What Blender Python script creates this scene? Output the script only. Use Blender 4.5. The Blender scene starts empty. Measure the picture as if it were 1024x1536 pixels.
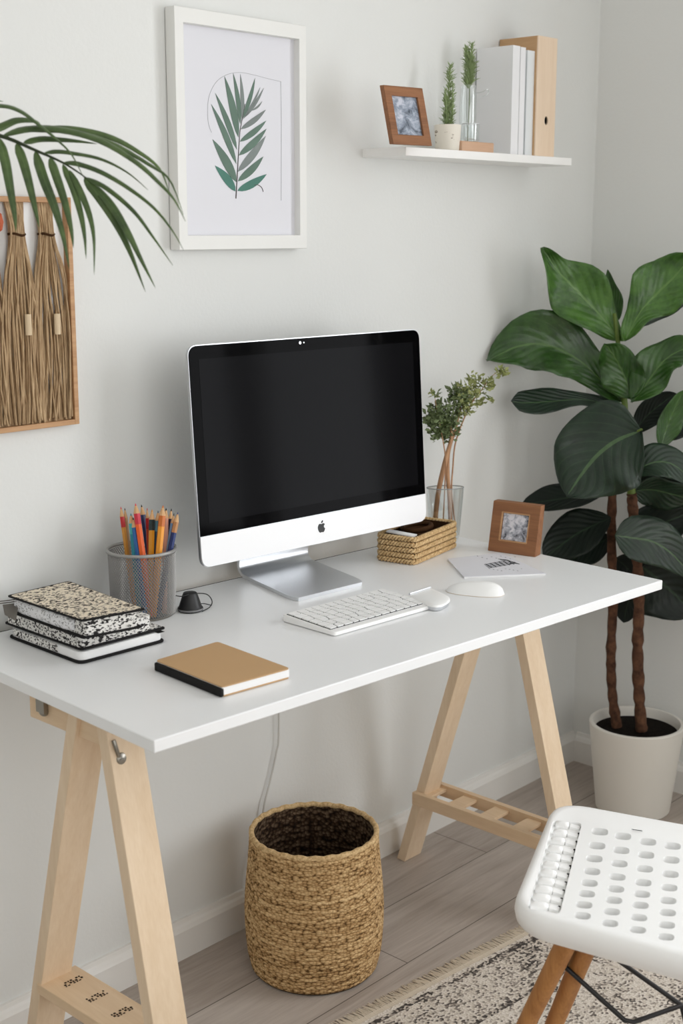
import bpy, bmesh, math, random
from math import sin, cos, pi, radians, sqrt
from mathutils import Vector, Matrix
random.seed(7)
S = bpy.context.scene
COL = S.collection
V = Vector

# ------------------------------------------------------------------ camera
CP = V((-0.9950, -1.8420, 1.3790)); YAW = 0.82499; PITCH = 0.20735; ROLL = 0.00133; FPX = 2020.66
_f = V((sin(YAW)*cos(PITCH), cos(YAW)*cos(PITCH), -sin(PITCH)))
_r = V((cos(YAW), -sin(YAW), 0)); _u = _r.cross(_f)
_r, _u = cos(ROLL)*_r + sin(ROLL)*_u, cos(ROLL)*_u - sin(ROLL)*_r
cam = bpy.data.objects.new('camera', bpy.data.cameras.new('camera')); COL.objects.link(cam)
cam.matrix_world = Matrix(((_r.x, _u.x, -_f.x, CP.x), (_r.y, _u.y, -_f.y, CP.y), (_r.z, _u.z, -_f.z, CP.z), (0, 0, 0, 1)))
cam.data.sensor_fit = 'VERTICAL'; cam.data.sensor_height = 36; cam.data.lens = 36*FPX/1536
cam.data.clip_start = 0.05
cam.data.dof.use_dof = True; cam.data.dof.focus_distance = 2.38; cam.data.dof.aperture_fstop = 5.6
S.camera = cam

def ray(px, py): return _f + _r*((px-512)/FPX) - _u*((py-768)/FPX)
def at(px, py, ax, val):            # point of a sight line on the plane x/y/z = val
    d = ray(px, py); return CP + d*((val-CP[ax])/d[ax])
def dp(px, py, dep): return CP + ray(px, py)*dep     # at a given depth
def pix(P):
    d = V(P)-CP; z = d.dot(_f); return (512+FPX*d.dot(_r)/z, 768-FPX*d.dot(_u)/z)

# ------------------------------------------------------------------ mesh builder
class MB:
    def __init__(s): s.v = []; s.f = []; s.uv = {}
    def add(s, vs, fs, uvs=None):
        o = len(s.v); s.v += [V(p) for p in vs]
        for k, f in enumerate(fs):
            if uvs: s.uv[len(s.f)] = uvs[k]
            s.f.append([i+o for i in f])
        return s
    def box(s, c, d, R=None):
        R = R or Matrix.Identity(3); c = V(c)
        vs = [c + R @ V((x*d[0]/2, y*d[1]/2, z*d[2]/2)) for x in (-1, 1) for y in (-1, 1) for z in (-1, 1)]
        return s.add(vs, [(0,1,3,2), (4,6,7,5), (0,4,5,1), (2,3,7,6), (0,2,6,4), (1,5,7,3)])
    def hexa(s, b, t):                      # bottom loop, top loop (same count)
        n = len(b)
        return s.add(list(b)+list(t), [tuple(range(n))[::-1], tuple(range(n, 2*n))] + [(i, (i+1) % n, n+(i+1) % n, n+i) for i in range(n)])
    def prism(s, loop, h): return s.hexa(loop, [V(p)+V(h) for p in loop])
    def tube(s, path, rad, n=10, cap=True, flat=1.0, up=None):
        path = [V(p) for p in path]; m = len(path)
        rad = rad if hasattr(rad, '__len__') else [rad]*m
        rings = []; prev = None
        for i, p in enumerate(path):
            t = (path[min(i+1, m-1)]-path[max(i-1, 0)]).normalized()
            a = V(up) if up else (prev or (V((0,0,1)) if abs(t.z) < .9 else V((1,0,0))))
            a = (a - t*a.dot(t)); a = a.normalized() if a.length > 1e-6 else t.orthogonal().normalized()
            prev = a; b = t.cross(a)
            rings.append([p + a*(rad[i]*cos(2*pi*k/n)) + b*(rad[i]*flat*sin(2*pi*k/n)) for k in range(n)])
        vs = [q for r in rings for q in r]
        fs = [(i*n+k, i*n+(k+1) % n, (i+1)*n+(k+1) % n, (i+1)*n+k) for i in range(m-1) for k in range(n)]
        uvs = [[(i/(m-1), k/n), (i/(m-1), (k+1)/n), ((i+1)/(m-1), (k+1)/n), ((i+1)/(m-1), k/n)] for i in range(m-1) for k in range(n)]
        if cap:
            fs += [tuple(range(n))[::-1], tuple(range((m-1)*n, m*n))]; uvs += [[(0, 0)]*n, [(1, 0)]*n]
        return s.add(vs, fs, uvs)
    def loop_tube(s, path, rad, n=8):       # closed
        path = [V(p) for p in path]; m = len(path); vs = []
        for i, p in enumerate(path):
            t = (path[(i+1) % m]-path[i-1]).normalized(); a = V((0,0,1)); a = (a-t*a.dot(t)).normalized(); b = t.cross(a)
            r = rad[i] if hasattr(rad, '__len__') else rad
            vs += [p + a*(r*cos(2*pi*k/n)) + b*(r*sin(2*pi*k/n)) for k in range(n)]
        return s.add(vs, [(i*n+k, i*n+(k+1) % n, ((i+1) % m)*n+(k+1) % n, ((i+1) % m)*n+k) for i in range(m) for k in range(n)])
    def lathe(s, prof, c=(0,0,0), n=48, sx=1, sy=1, closed=False):
        c = V(c); m = len(prof)
        vs = [c + V((r*cos(2*pi*k/n)*sx, r*sin(2*pi*k/n)*sy, z)) for r, z in prof for k in range(n)]
        fs = []; uvs = []
        for i in range(m-1 if not closed else m):
            j = (i+1) % m
            for k in range(n):
                fs.append((i*n+k, i*n+(k+1) % n, j*n+(k+1) % n, j*n+k))
                uvs.append([(k/n, i/(m-1)), ((k+1)/n, i/(m-1)), ((k+1)/n, (i+1)/(m-1)), (k/n, (i+1)/(m-1))])
        s.add(vs, fs, uvs)
        return s
    def disc(s, c, r, n=32, nz=1):
        c = V(c); return s.add([c+V((r*cos(2*pi*k/n), r*sin(2*pi*k/n), 0)) for k in range(n)], [tuple(range(n))])
    def grid(s, G, flip=False):
        m, n = len(G), len(G[0])
        vs = [p for r in G for p in r]; fs = []; uvs = []
        for i in range(m-1):
            for j in range(n-1):
                f = (i*n+j, i*n+j+1, (i+1)*n+j+1, (i+1)*n+j); u = [(i/(m-1), j/(n-1)), (i/(m-1), (j+1)/(n-1)), ((i+1)/(m-1), (j+1)/(n-1)), ((i+1)/(m-1), j/(n-1))]
                fs.append(f[::-1] if flip else f); uvs.append(u[::-1] if flip else u)
        return s.add(vs, fs, uvs)

def rounded(pts, r, n=5):                    # round the corners of a flat polygon
    out = []; m = len(pts)
    for i in range(m):
        p = V(pts[i]); a = V(pts[i-1])-p; b = V(pts[(i+1) % m])-p
        rr = r[i] if hasattr(r, '__len__') else r
        la, lb = a.length, b.length; a = a/la; b = b/lb
        d = min(rr, la*.45, lb*.45)
        if d < 1e-6: out.append(p); continue
        P0, P1 = p+a*d, p+b*d
        for k in range(n+1):
            t = k/n; out.append(P0*(1-t)**2 + p*(2*t*(1-t)) + P1*t*t)
    return out
def lift(loop, z): return [V((p[0], p[1], z)) for p in loop]
def inset(loop, k):
    c = sum((V(p) for p in loop), V())/len(loop); return [c+(V(p)-c)*k for p in loop]
def catmull(P, per=6):
    P = [V(p) for p in P]; out = []
    for i in range(len(P)-1):
        p0, p1, p2, p3 = P[max(i-1, 0)], P[i], P[i+1], P[min(i+2, len(P)-1)]
        for k in range(per):
            t = k/per
            out.append(.5*((2*p1)+(p2-p0)*t+(2*p0-5*p1+4*p2-p3)*t*t+(3*p1-p0-3*p2+p3)*t**3))
    out.append(P[-1]); return out
def lerp_list(L, t):
    x = t*(len(L)-1); i = min(int(x), len(L)-2); return L[i]+(L[i+1]-L[i])*(x-i)

# ------------------------------------------------------------------ objects
FR = {}
def thing(name, label, cat, loc=(0,0,0), rz=0, group=None):
    o = bpy.data.objects.new(name, None); COL.objects.link(o); o.empty_display_size = .05
    o.location = loc; o.rotation_euler = (0, 0, rz); o['label'] = label; o['category'] = cat
    if group: o['group'] = group
    FR[o] = Matrix.Translation(V(loc)) @ Matrix.Rotation(rz, 4, 'Z')
    return o
def obj(name, mb, m, parent=None, local=False, smooth=None, bevel=0, seg=2, sub=0, solid=0, label=None, kind=None, offs=0):
    me = bpy.data.meshes.new(name)
    M = FR.get(parent) if parent else None
    vs = mb.v
    if M is not None and not local:
        I = M.inverted(); vs = [I @ p for p in vs]
    me.from_pydata([tuple(p) for p in vs], [], mb.f)
    if mb.uv:
        ul = me.uv_layers.new(name='uv')
        for pi_, poly in enumerate(me.polygons):
            if pi_ in mb.uv:
                for li, uv in zip(poly.loop_indices, mb.uv[pi_]): ul.data[li].uv = uv
    me.materials.append(m)
    bm = bmesh.new(); bm.from_mesh(me)
    if smooth != 'leaf': bmesh.ops.recalc_face_normals(bm, faces=bm.faces)
    bm.to_mesh(me); bm.free()
    if smooth is not None:
        me.polygons.foreach_set('use_smooth', [True]*len(me.polygons))
        if smooth != 'leaf': me.set_sharp_from_angle(angle=radians(smooth))
    o = bpy.data.objects.new(name, me); COL.objects.link(o)
    if parent: o.parent = parent; FR[o] = FR.get(parent)
    if solid:
        q = o.modifiers.new('solid', 'SOLIDIFY'); q.thickness = solid; q.offset = offs
    if bevel:
        q = o.modifiers.new('bevel', 'BEVEL'); q.width = bevel; q.segments = seg; q.limit_method = 'ANGLE'; q.angle_limit = radians(40)
        if smooth is None: 
            me.polygons.foreach_set('use_smooth', [True]*len(me.polygons)); q.harden_normals = True
    if sub:
        q = o.modifiers.new('sub', 'SUBSURF'); q.levels = sub; q.render_levels = sub
    if label: o['label'] = label
    if kind: o['kind'] = kind
    return o
def tag(o, label, cat, group=None):
    o['label'] = label; o['category'] = cat
    if group: o['group'] = group
    return o
def struct(name, mb, m, parent=None, **k): return obj(name, mb, m, parent, kind='structure', **k)

# ------------------------------------------------------------------ materials
def srgb(c):
    c = [x/255 for x in c]; return tuple(x/12.92 if x <= .04045 else ((x+.055)/1.055)**2.4 for x in c)+(1,)
class NT:
    def __init__(s, name):
        s.m = bpy.data.materials.new(name); s.m.use_nodes = True; s.t = s.m.node_tree; s.t.nodes.clear()
        s.out = s.t.nodes.new('ShaderNodeOutputMaterial'); s.b = s.t.nodes.new('ShaderNodeBsdfPrincipled')
        s.t.links.new(s.b.outputs[0], s.out.inputs[0])
    def n(s, typ, ins=None, **props):
        d = s.t.nodes.new('ShaderNode'+typ)
        for k, v in props.items(): setattr(d, k, v)
        for k, v in (ins or {}).items(): s.set(d.inputs[k], v)
        return d
    def set(s, sock, v):
        if isinstance(v, bpy.types.NodeSocket): s.t.links.new(v, sock)
        elif isinstance(v, bpy.types.Node): s.t.links.new(v.outputs[0], sock)
        else: sock.default_value = v
    def math(s, op, a, b=0, c=0): return s.n('Math', {0: a, 1: b, 2: c}, operation=op).outputs[0]
    def mix(s, f, a, b):
        d = s.n('Mix', data_type='RGBA'); s.set(d.inputs[0], f); s.set(d.inputs[6], a); s.set(d.inputs[7], b); return d.outputs[2]
    def ramp(s, f, stops):
        d = s.n('ValToRGB', {0: f}); e = d.color_ramp.elements
        while len(e) > 1: e.remove(e[-1])
        e[0].position, e[0].color = stops[0]
        for p, c in stops[1:]: q = e.new(p); q.color = c
        return d.outputs[0]
    def coord(s, kind='Object', scale=(1,1,1), rot=(0,0,0), loc=(0,0,0)):
        t = s.n('TexCoord'); return s.n('Mapping', {0: t.outputs[kind], 1: loc, 2: rot, 3: scale}).outputs[0]
    def noise(s, vec, scale, detail=3, rough=.5, dist=0): return s.n('TexNoise', {'Vector': vec, 'Scale': scale, 'Detail': detail, 'Roughness': rough, 'Distortion': dist})
    def bump(s, h, strength=.2, dist=.002):
        d = s.n('Bump', {'Height': h, 'Strength': strength, 'Distance': dist}); s.t.links.new(d.outputs[0], s.b.inputs['Normal'])
    def fin(s, color=None, rough=.5, metal=0, spec=.5, **k):
        if color is not None: s.set(s.b.inputs['Base Color'], color)
        s.set(s.b.inputs['Roughness'], rough); s.set(s.b.inputs['Metallic'], metal); s.set(s.b.inputs['Specular IOR Level'], spec)
        for q, v in k.items(): s.set(s.b.inputs[q], v)
        return s.m
def G(v): return (v, v, v, 1)
def paint(name, c, rough=.5, spec=.5, var=.04, scale=8, bump=0, bscale=200, metal=0, **k):
    t = NT(name); c = srgb(c); co = t.coord()
    n = t.noise(co, scale, 4)
    col = t.mix(n.outputs[0], tuple(x*(1-var) for x in c[:3])+(1,), tuple(min(1, x*(1+var)) for x in c[:3])+(1,))
    if bump: t.bump(t.noise(co, bscale, 2).outputs[0], bump, .001)
    return t.fin(col, rough, metal, spec, **k)
def wood(name, c1, c2, axis=2, scale=30, rough=.55, grain=14):
    t = NT(name); sc = [grain]*3; sc[axis] = .9
    co = t.coord('Object', tuple(sc))
    n = t.noise(co, scale/10, 5, .6, .6)
    fine = t.noise(t.coord('Object', tuple(x*6 for x in sc)), 4, 3)
    f = t.math('MULTIPLY_ADD', fine.outputs[0], .35, t.math('MULTIPLY', n.outputs[0], .75))
    col = t.ramp(f, [(.3, srgb(c1)), (.72, srgb(c2))])
    t.bump(fine.outputs[0], .08, .0006)
    return t.fin(col, rough, 0, .4)

M = {}
def wall_mat(name, c):
    t = NT(name); co = t.coord()
    n = t.noise(co, 1.3, 3); col = t.mix(n.outputs[0], srgb([x-3 for x in c]), srgb([x+3 for x in c]))
    b = t.noise(co, 130, 3, .6); t.bump(b.outputs[0], .22, .002)
    return t.fin(col, .85, 0, .2)
M['wall'] = wall_mat('wall_paint', (229, 230, 228))
M['ceiling'] = wall_mat('ceiling_paint', (238, 238, 236))
M['trim'] = paint('trim_paint', (236, 234, 230), .45, .4, .01)
t = NT('floor_planks'); co = t.coord()
br = t.n('TexBrick', {'Vector': co, 'Scale': 1.0, 'Color1': G(.25), 'Color2': G(.75), 'Mortar': G(0), 'Mortar Size': .0012, 'Mortar Smooth': .3, 'Bias': 0.0, 'Brick Width': 1.3, 'Row Height': .17}, offset=.37)
n1 = t.noise(t.coord('Object', (1.2, 14, 14)), 3, 6, .65, .8); n2 = t.noise(t.coord('Object', (3, 60, 60)), 3, 3)
f = t.math('ADD', t.math('MULTIPLY', n1.outputs[0], .6), t.math('ADD', t.math('MULTIPLY', n2.outputs[0], .2), t.math('MULTIPLY', br.outputs[0], .22)))
col = t.ramp(f, [(.28, srgb((150, 137, 126))), (.75, srgb((200, 190, 181)))])
col = t.mix(br.outputs[1], col, srgb((96, 88, 80)))
t.bump(t.math('SUBTRACT', n2.outputs[0], br.outputs[1]), .1, .001)
M['floor'] = t.fin(col, .5, 0, .35)
M['desk_white'] = paint('desk_laminate', (241, 242, 243), .32, .45, .008)
M['pine'] = wood('pale_pine', (222, 196, 164), (236, 214, 186), 2, 30)
M['pine_h'] = wood('pale_pine_along', (218, 188, 152), (232, 206, 174), 1, 30)
M['steel'] = paint('steel', (150, 146, 138), .3, .5, .1, 40, metal=1)
M['black'] = paint('black_plastic', (26, 26, 28), .45, .5, .1, 30)
M['blackcloth'] = paint('black_cloth', (30, 29, 29), .8, .2, .2, 120, bump=.3, bscale=600)
M['ink'] = paint('dark_ink', (58, 46, 38), .8, .1, .1, 60)
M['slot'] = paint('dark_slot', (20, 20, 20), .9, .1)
M['white_plastic'] = paint('white_plastic', (250, 250, 249), .35, .5, .006)
M['white_frame'] = paint('white_frame_paint', (246, 245, 243), .5, .4, .01)
M['picture_white'] = paint('picture_frame_paint', (235, 235, 232), .5, .4, .01)
M['paper'] = paint('paper', (240, 240, 240), .8, .2, .012, 20)
M['mat_board'] = paint('print_paper', (226, 226, 232), .6, .3, .008, 5)
M['alu'] = paint('satin_aluminium', (222, 224, 227), .38, .5, .02, 4, metal=1)
M['alu_edge'] = paint('aluminium_edge', (190, 192, 195), .3, .5, .02, 4, metal=1)
M['chin'] = paint('white_chin', (250, 250, 252), .3, .5, .004)
t = NT('screen_glass'); M['glass_black'] = t.fin(srgb((7, 7, 8)), .06, 0, .018)
t = NT('display_panel'); M['display'] = t.fin(srgb((18, 18, 20)), .1, 0, .022)
def glass(name, tint=(1,1,1,1), rough=0.02):
    t = NT(name); fr = t.n('LayerWeight', {0: .25}); tr = t.n('BsdfTransparent', {0: tint}); gl = t.n('BsdfGlossy', {0: G(1), 1: rough})
    mx = t.n('MixShader', {0: t.math('MULTIPLY_ADD', fr.outputs[1], .75, .07), 1: tr, 2: gl}); t.t.links.new(mx.outputs[0], t.out.inputs[0]); return t.m
M['glass'] = glass('clear_glass', (.94, .955, .955, 1))

def leafmat(name, dark, light, vein, veins=8, rough=.30, ang=.9, sv=.16, spec=.5):
    t = NT(name); uv = t.n('TexCoord').outputs['UV']; s = t.n('SeparateXYZ', {0: uv})
    d = t.math('ABSOLUTE', t.math('SUBTRACT', s.outputs[1], .5))
    mid = t.math('LESS_THAN', d, .02)
    ph = t.math('FRACT', t.math('MULTIPLY', t.math('SUBTRACT', s.outputs[0], t.math('MULTIPLY', d, ang)), veins))
    sd = t.math('MULTIPLY', t.math('LESS_THAN', t.math('ABSOLUTE', t.math('SUBTRACT', ph, .5)), .045), sv)
    n = t.noise(t.coord('Object', (1,1,1)), 19, 5, .7)
    base = t.ramp(n.outputs[0], [(.3, srgb(dark)), (.7, srgb(light))])
    col = t.mix(t.math('MAXIMUM', t.math('MULTIPLY', mid, .8), sd), base, srgb(vein))
    h = t.math('MULTIPLY', t.math('COSINE', t.math('MULTIPLY', t.math('SUBTRACT', ph, .5), 6.2832)), -1)
    t.bump(t.math('MULTIPLY_ADD', n.outputs[0], 1.2, t.math('MULTIPLY', h, .22)), .3, .005)
    return t.fin(col, rough, 0, spec)
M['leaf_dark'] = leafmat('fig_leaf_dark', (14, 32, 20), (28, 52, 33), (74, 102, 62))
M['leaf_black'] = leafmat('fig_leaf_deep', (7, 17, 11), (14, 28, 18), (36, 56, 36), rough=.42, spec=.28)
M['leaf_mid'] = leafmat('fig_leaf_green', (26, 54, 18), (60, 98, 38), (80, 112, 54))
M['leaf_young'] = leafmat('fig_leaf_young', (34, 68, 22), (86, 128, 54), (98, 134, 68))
M['palm'] = leafmat('palm_leaf', (46, 66, 36), (92, 116, 64), (104, 128, 76), 0, .4)
M['stem_green'] = paint('green_stem', (92, 112, 44), .5, .4, .25, 40)
M['rachis'] = paint('palm_rachis', (48, 60, 36), .5, .4, .2, 40)
t = NT('fig_bark'); co = t.coord('Object', (1,1,1)); n = t.noise(co, 40, 5, .7)
t.bump(n.outputs[0], .6, .006); M['bark'] = t.fin(t.ramp(n.outputs[0], [(.3, srgb((48, 30, 22))), (.7, srgb((112, 78, 58)))]), .85, 0, .2)
t = NT('potting_soil'); n = t.noise(t.coord(), 120, 5, .7); t.bump(n.outputs[0], 1, .01)
M['soil'] = t.fin(t.ramp(n.outputs[0], [(.35, srgb((12, 10, 9))), (.75, srgb((44, 36, 30)))]), .95, 0, .1)
M['pot_white'] = paint('matte_white_pot', (226, 222, 214), .6, .35, .015, 6)
def jute(name, sx, sy, cols, bump=.7):
    t = NT(name); uv = t.coord('UV', (sx, sy, 1)); vo = t.n('TexVoronoi', {'Vector': uv, 'Scale': 1.0, 'Randomness': 1.0}, voronoi_dimensions='2D')
    bw = t.n('SeparateColor', {0: vo.outputs['Color']})
    band = t.noise(t.coord('UV', (1.2, 1, 1)), 9, 3); bandv = t.noise(t.coord('UV', (.3, 14, 1)), 1.6, 2)
    f = t.math('ADD', t.math('MULTIPLY', bw.outputs[0], .30), t.math('ADD', t.math('MULTIPLY', bandv.outputs[0], .72), t.math('MULTIPLY', band.outputs[0], .2)))
    f = t.math('SUBTRACT', f, t.math('MULTIPLY', t.math('POWER', vo.outputs['Distance'], 2.0), .55))
    t.bump(t.math('SUBTRACT', 1, vo.outputs['Distance']), bump, .004)
    return t.fin(t.ramp(f, [(.2, srgb(cols[0])), (.45, srgb(cols[1])), (.75, srgb(cols[2]))]), .9, 0, .15)
M['jute'] = jute('braided_jute', 112, 66, [(94, 68, 40), (180, 144, 98), (226, 194, 146)])
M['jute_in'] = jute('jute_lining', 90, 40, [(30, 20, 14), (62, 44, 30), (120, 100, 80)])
t = NT('rope_fibre'); n = t.noise(t.coord(), 160, 4, .7); t.bump(n.outputs[0], .6, .003)
M['rope'] = t.fin(t.ramp(n.outputs[0], [(.3, srgb((176, 138, 90))), (.62, srgb((232, 202, 154)))]), .85, 0, .2)
M['rope_dark'] = paint('rope_gap', (66, 44, 26), .9, .1, .3, 90)
t = NT('hanging_cord'); n = t.noise(t.coord('Object', (1, 1, .08)), 260, 4, .7); t.bump(n.outputs[0], .5, .002)
M['cord'] = t.fin(t.ramp(n.outputs[0], [(.32, srgb((134, 106, 76))), (.68, srgb((204, 176, 140)))]), .85, 0, .2)
M['frame_wood'] = wood('brown_frame_wood', (112, 72, 46), (160, 110, 74), 0, 40)
M['frame_wood_light'] = wood('oak_frame_wood', (164, 118, 78), (202, 160, 118), 0, 40)
M['chair_leg'] = wood('chair_leg_wood', (150, 96, 48), (196, 140, 82), 2, 30)
M['file_wood'] = wood('birch_file', (226, 200, 172), (238, 216, 192), 2, 20)
M['file_edge'] = wood('birch_file_edge', (186, 146, 104), (206, 168, 126), 1, 20)
def knit(name, c1, c2, thr=.5, scale=1.0):
    t = NT(name); vo = t.n('TexVoronoi', {'Vector': t.coord('Object', (240*scale, 340*scale, 480*scale), (0, 0, .2)), 'Scale': 1.0, 'Randomness': .9})
    bw = t.n('SeparateColor', {0: vo.outputs['Color']}); n = t.noise(t.coord(), 18, 3)
    f = t.math('ADD', bw.outputs[0], t.math('MULTIPLY', n.outputs[0], .5))
    f = t.math('SUBTRACT', f, t.math('MULTIPLY', vo.outputs['Distance'], .35))
    return t.fin(t.ramp(f, [(thr-.1, srgb(c1)), (thr+.04, srgb(c2))]), .8, 0, .2)
M['knit_top'] = knit('speckled_cover', (42, 36, 32), (234, 222, 202), .43)
M['knit_side'] = knit('speckled_pages', (44, 42, 42), (232, 230, 226), .42)
M['knit_spine'] = knit('faint_speckle', (150, 150, 150), (228, 228, 230), .3)
M['kraft'] = paint('kraft_cover', (194, 158, 116), .65, .3, .03, 14)
def photo_mat(name, cols, scale, tint=None):
    t = NT(name); n = t.noise(t.coord('Object', (1,1,1)), scale, 5, .65, .5)
    return t.fin(t.ramp(n.outputs[0], [(.34, srgb(cols[0])), (.5, srgb(cols[1])), (.6, srgb(cols[2]))]), .25, 0, .5)
M['photo_a'] = photo_mat('desk_photo', [(66, 68, 76), (176, 178, 188), (226, 224, 230)], 70)
M['photo_b'] = photo_mat('shelf_photo', [(78, 86, 98), (158, 168, 184), (204, 208, 220)], 40)
t = NT('rug_weave'); co = t.coord()
big = t.noise(co, 7, 4, .6, 1.0); fine = t.n('TexVoronoi', {'Vector': t.coord('Object', (190, 260, 1)), 'Scale': 1.0, 'Randomness': .8}, voronoi_dimensions='2D')
fb = t.n('SeparateColor', {0: fine.outputs['Color']}); med = t.noise(co, 26, 3, .6)
sp = t.n('SeparateXYZ', {0: t.coord()})
edge = t.math('SUBTRACT', -.045, sp.outputs[1])          # distance in from the edge towards the wall
band = t.math('MULTIPLY', t.math('LESS_THAN', t.math('ABSOLUTE', t.math('SUBTRACT', edge, .07)), .065), .11)
line = t.math('MULTIPLY', t.math('LESS_THAN', t.math('ABSOLUTE', t.math('SUBTRACT', t.math('ABSOLUTE', t.math('SUBTRACT', edge, .07)), .06)), .006), .16)
f = t.math('ADD', t.math('MULTIPLY', big.outputs[0], .75), t.math('ADD', t.math('MULTIPLY', fb.outputs[0], .42), t.math('MULTIPLY', med.outputs[0], .45)))
f = t.math('SUBTRACT', f, t.math('ADD', band, line))
t.bump(fine.outputs['Distance'], .5, .003)
M['rug'] = t.fin(t.ramp(f, [(.50, srgb((78, 73, 70))), (.62, srgb((136, 127, 119))), (.71, srgb((204, 193, 180))), (.9, srgb((224, 215, 204)))]), .95, 0, .1)
M['fringe'] = paint('rug_fringe', (220, 208, 190), .95, .1, .12, 60)
M['cable'] = paint('white_cable', (206, 204, 200), .5, .4)
M['curtain'] = paint('linen_curtain', (176, 170, 160), .9, .1, .06, 60)
M['print_green'] = paint('print_green', (104, 126, 114), .7, .2, .2, 30)
M['print_teal'] = paint('print_teal', (84, 128, 116), .7, .2, .2, 30)
M['print_grey'] = paint('print_grey', (132, 140, 138), .7, .2, .2, 30)
M['print_stem'] = paint('print_stem', (92, 86, 84), .7, .2, .1, 30)
M['pencil_line'] = paint('pencil_line', (190, 191, 195), .7, .2, .02, 30)
M['sketch'] = paint('ink_sketch', (82, 84, 88), .7, .2, .2, 90)
M['stick'] = wood('vase_stick', (140, 96, 62), (194, 150, 112), 2, 30)
M['sage'] = paint('small_leaf_green', (108, 122, 82), .6, .3, .35, 40)
M['sage_light'] = paint('small_leaf_light', (150, 156, 100), .6, .3, .3, 40)
M['rosemary'] = paint('rosemary_green', (142, 160, 112), .6, .3, .35, 60)
t = NT('speckled_ceramic'); vo = t.n('TexNoise', {'Vector': t.coord('Object', (1, 1, 2.2)), 'Scale': 60, 'Detail': 2})
M['speckle_pot'] = t.fin(t.ramp(vo.outputs[0], [(.30, srgb((120, 104, 84))), (.36, srgb((232, 226, 214)))]), .5, 0, .4)
M['block_wood'] = wood('pink_block_wood', (190, 150, 120), (212, 176, 148), 0, 20)
M['red_bead'] = paint('terracotta', (186, 92, 60), .6, .3)
M['beige'] = paint('beige_band', (214, 192, 160), .7, .3, .04, 40)
# ------------------------------------------------------------------ the setting
XR, XL, YF, ZC = 1.905, -2.4, -3.6, 2.45
struct('floor', MB().add([(XL, YF, 0), (XR, YF, 0), (XR, 0, 0), (XL, 0, 0)], [(0, 1, 2, 3)]), M['floor'])
struct('ceiling', MB().box(((XL+XR)/2, YF/2, ZC+.05), (XR-XL+.2, -YF+.2, .1)), M['ceiling'])
struct('wall_back', MB().box(((XL+XR)/2, .05, ZC/2), (XR-XL+.2, .1, ZC)), M['wall'])
struct('wall_left', MB().box((XL-.05, YF/2, ZC/2), (.1, -YF, ZC)), M['wall'])
struct('wall_front', MB().box(((XL+XR)/2, YF-.05, ZC/2), (XR-XL+.2, .1, ZC)), M['wall'])
WY0, WY1, WZ0, WZ1 = -2.75, -.85, .55, 2.25            # the window in the right wall, out of view
b = MB()
b.box((XR+.05, WY1/2, ZC/2), (.1, -WY1, ZC)); b.box((XR+.05, (YF+WY0)/2, ZC/2), (.1, WY0-YF, ZC))
b.box((XR+.05, (WY0+WY1)/2, WZ0/2), (.1, WY1-WY0, WZ0)); b.box((XR+.05, (WY0+WY1)/2, (WZ1+ZC)/2), (.1, WY1-WY0, ZC-WZ1))
struct('wall_right', b, M['wall'])
b = MB(); w = .05
for y in (WY0+w/2, WY1-w/2, -1.30, -1.95, -2.05): b.box((XR+.05, y, (WZ0+WZ1)/2), (.06, w, WZ1-WZ0))
for z in (WZ0+w/2, WZ1-w/2): b.box((XR+.05, (WY0+WY1)/2, z), (.055, WY1-WY0, w))
struct('window_1', b, M['trim'])
prof = [(0, 0), (-.016, 0), (-.016, .058), (-.012, .066), (-.008, .070), (-.006, .078), (0, .078)]
b = MB(); b.hexa([V((XL, y, z)) for y, z in prof], [V((XR, y, z)) for y, z in prof]); struct('baseboard_back', b, M['trim'])
b = MB(); b.hexa([V((XR+y, YF, z)) for y, z in prof], [V((XR+y, -.016, z)) for y, z in prof]); struct('baseboard_right', b, M['trim'])
for y0, nm, lb in ((-.84, 'curtain', 'pleated linen curtain hanging at the near side of the window'), (-2.6, 'curtain', 'pleated linen curtain hanging at the far side of the window')):
    G_ = [[V((1.84+.022*sin(k*.9), y0-.30*k/40, z)) for k in range(41)] for z in (.04, 1.2, 2.36)]
    tag(obj('curtain', MB().grid(G_), M['curtain'], smooth=60, solid=.004), lb, 'curtain')

# light: daylight through the window, sky outside, plus an added fill lamp
W = bpy.data.worlds.new('world'); S.world = W; W.use_nodes = True
W.node_tree.nodes['Background'].inputs[0].default_value = (.80, .88, 1, 1); W.node_tree.nodes['Background'].inputs[1].default_value = 1.0
def area(name, loc, size, power, rot, col=(1, .998, .992)):
    L = bpy.data.lights.new(name, 'AREA'); L.shape = 'RECTANGLE'; L.size, L.size_y = size; L.energy = power; L.color = col
    o = bpy.data.objects.new(name, L); COL.objects.link(o); o.location = loc; o.rotation_euler = rot; return o
area('window_daylight', (XR+.092, (WY0+WY1)/2, (WZ0+WZ1)/2), (WZ1-WZ0-.1, WY1-WY0-.1), 24, (0, radians(90), 0))
area('front_fill', (-.5, YF+.04, 1.5), (2.6, 1.5), 12.5, (radians(90), 0, 0))  # added fill at the front wall, which has no window

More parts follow.
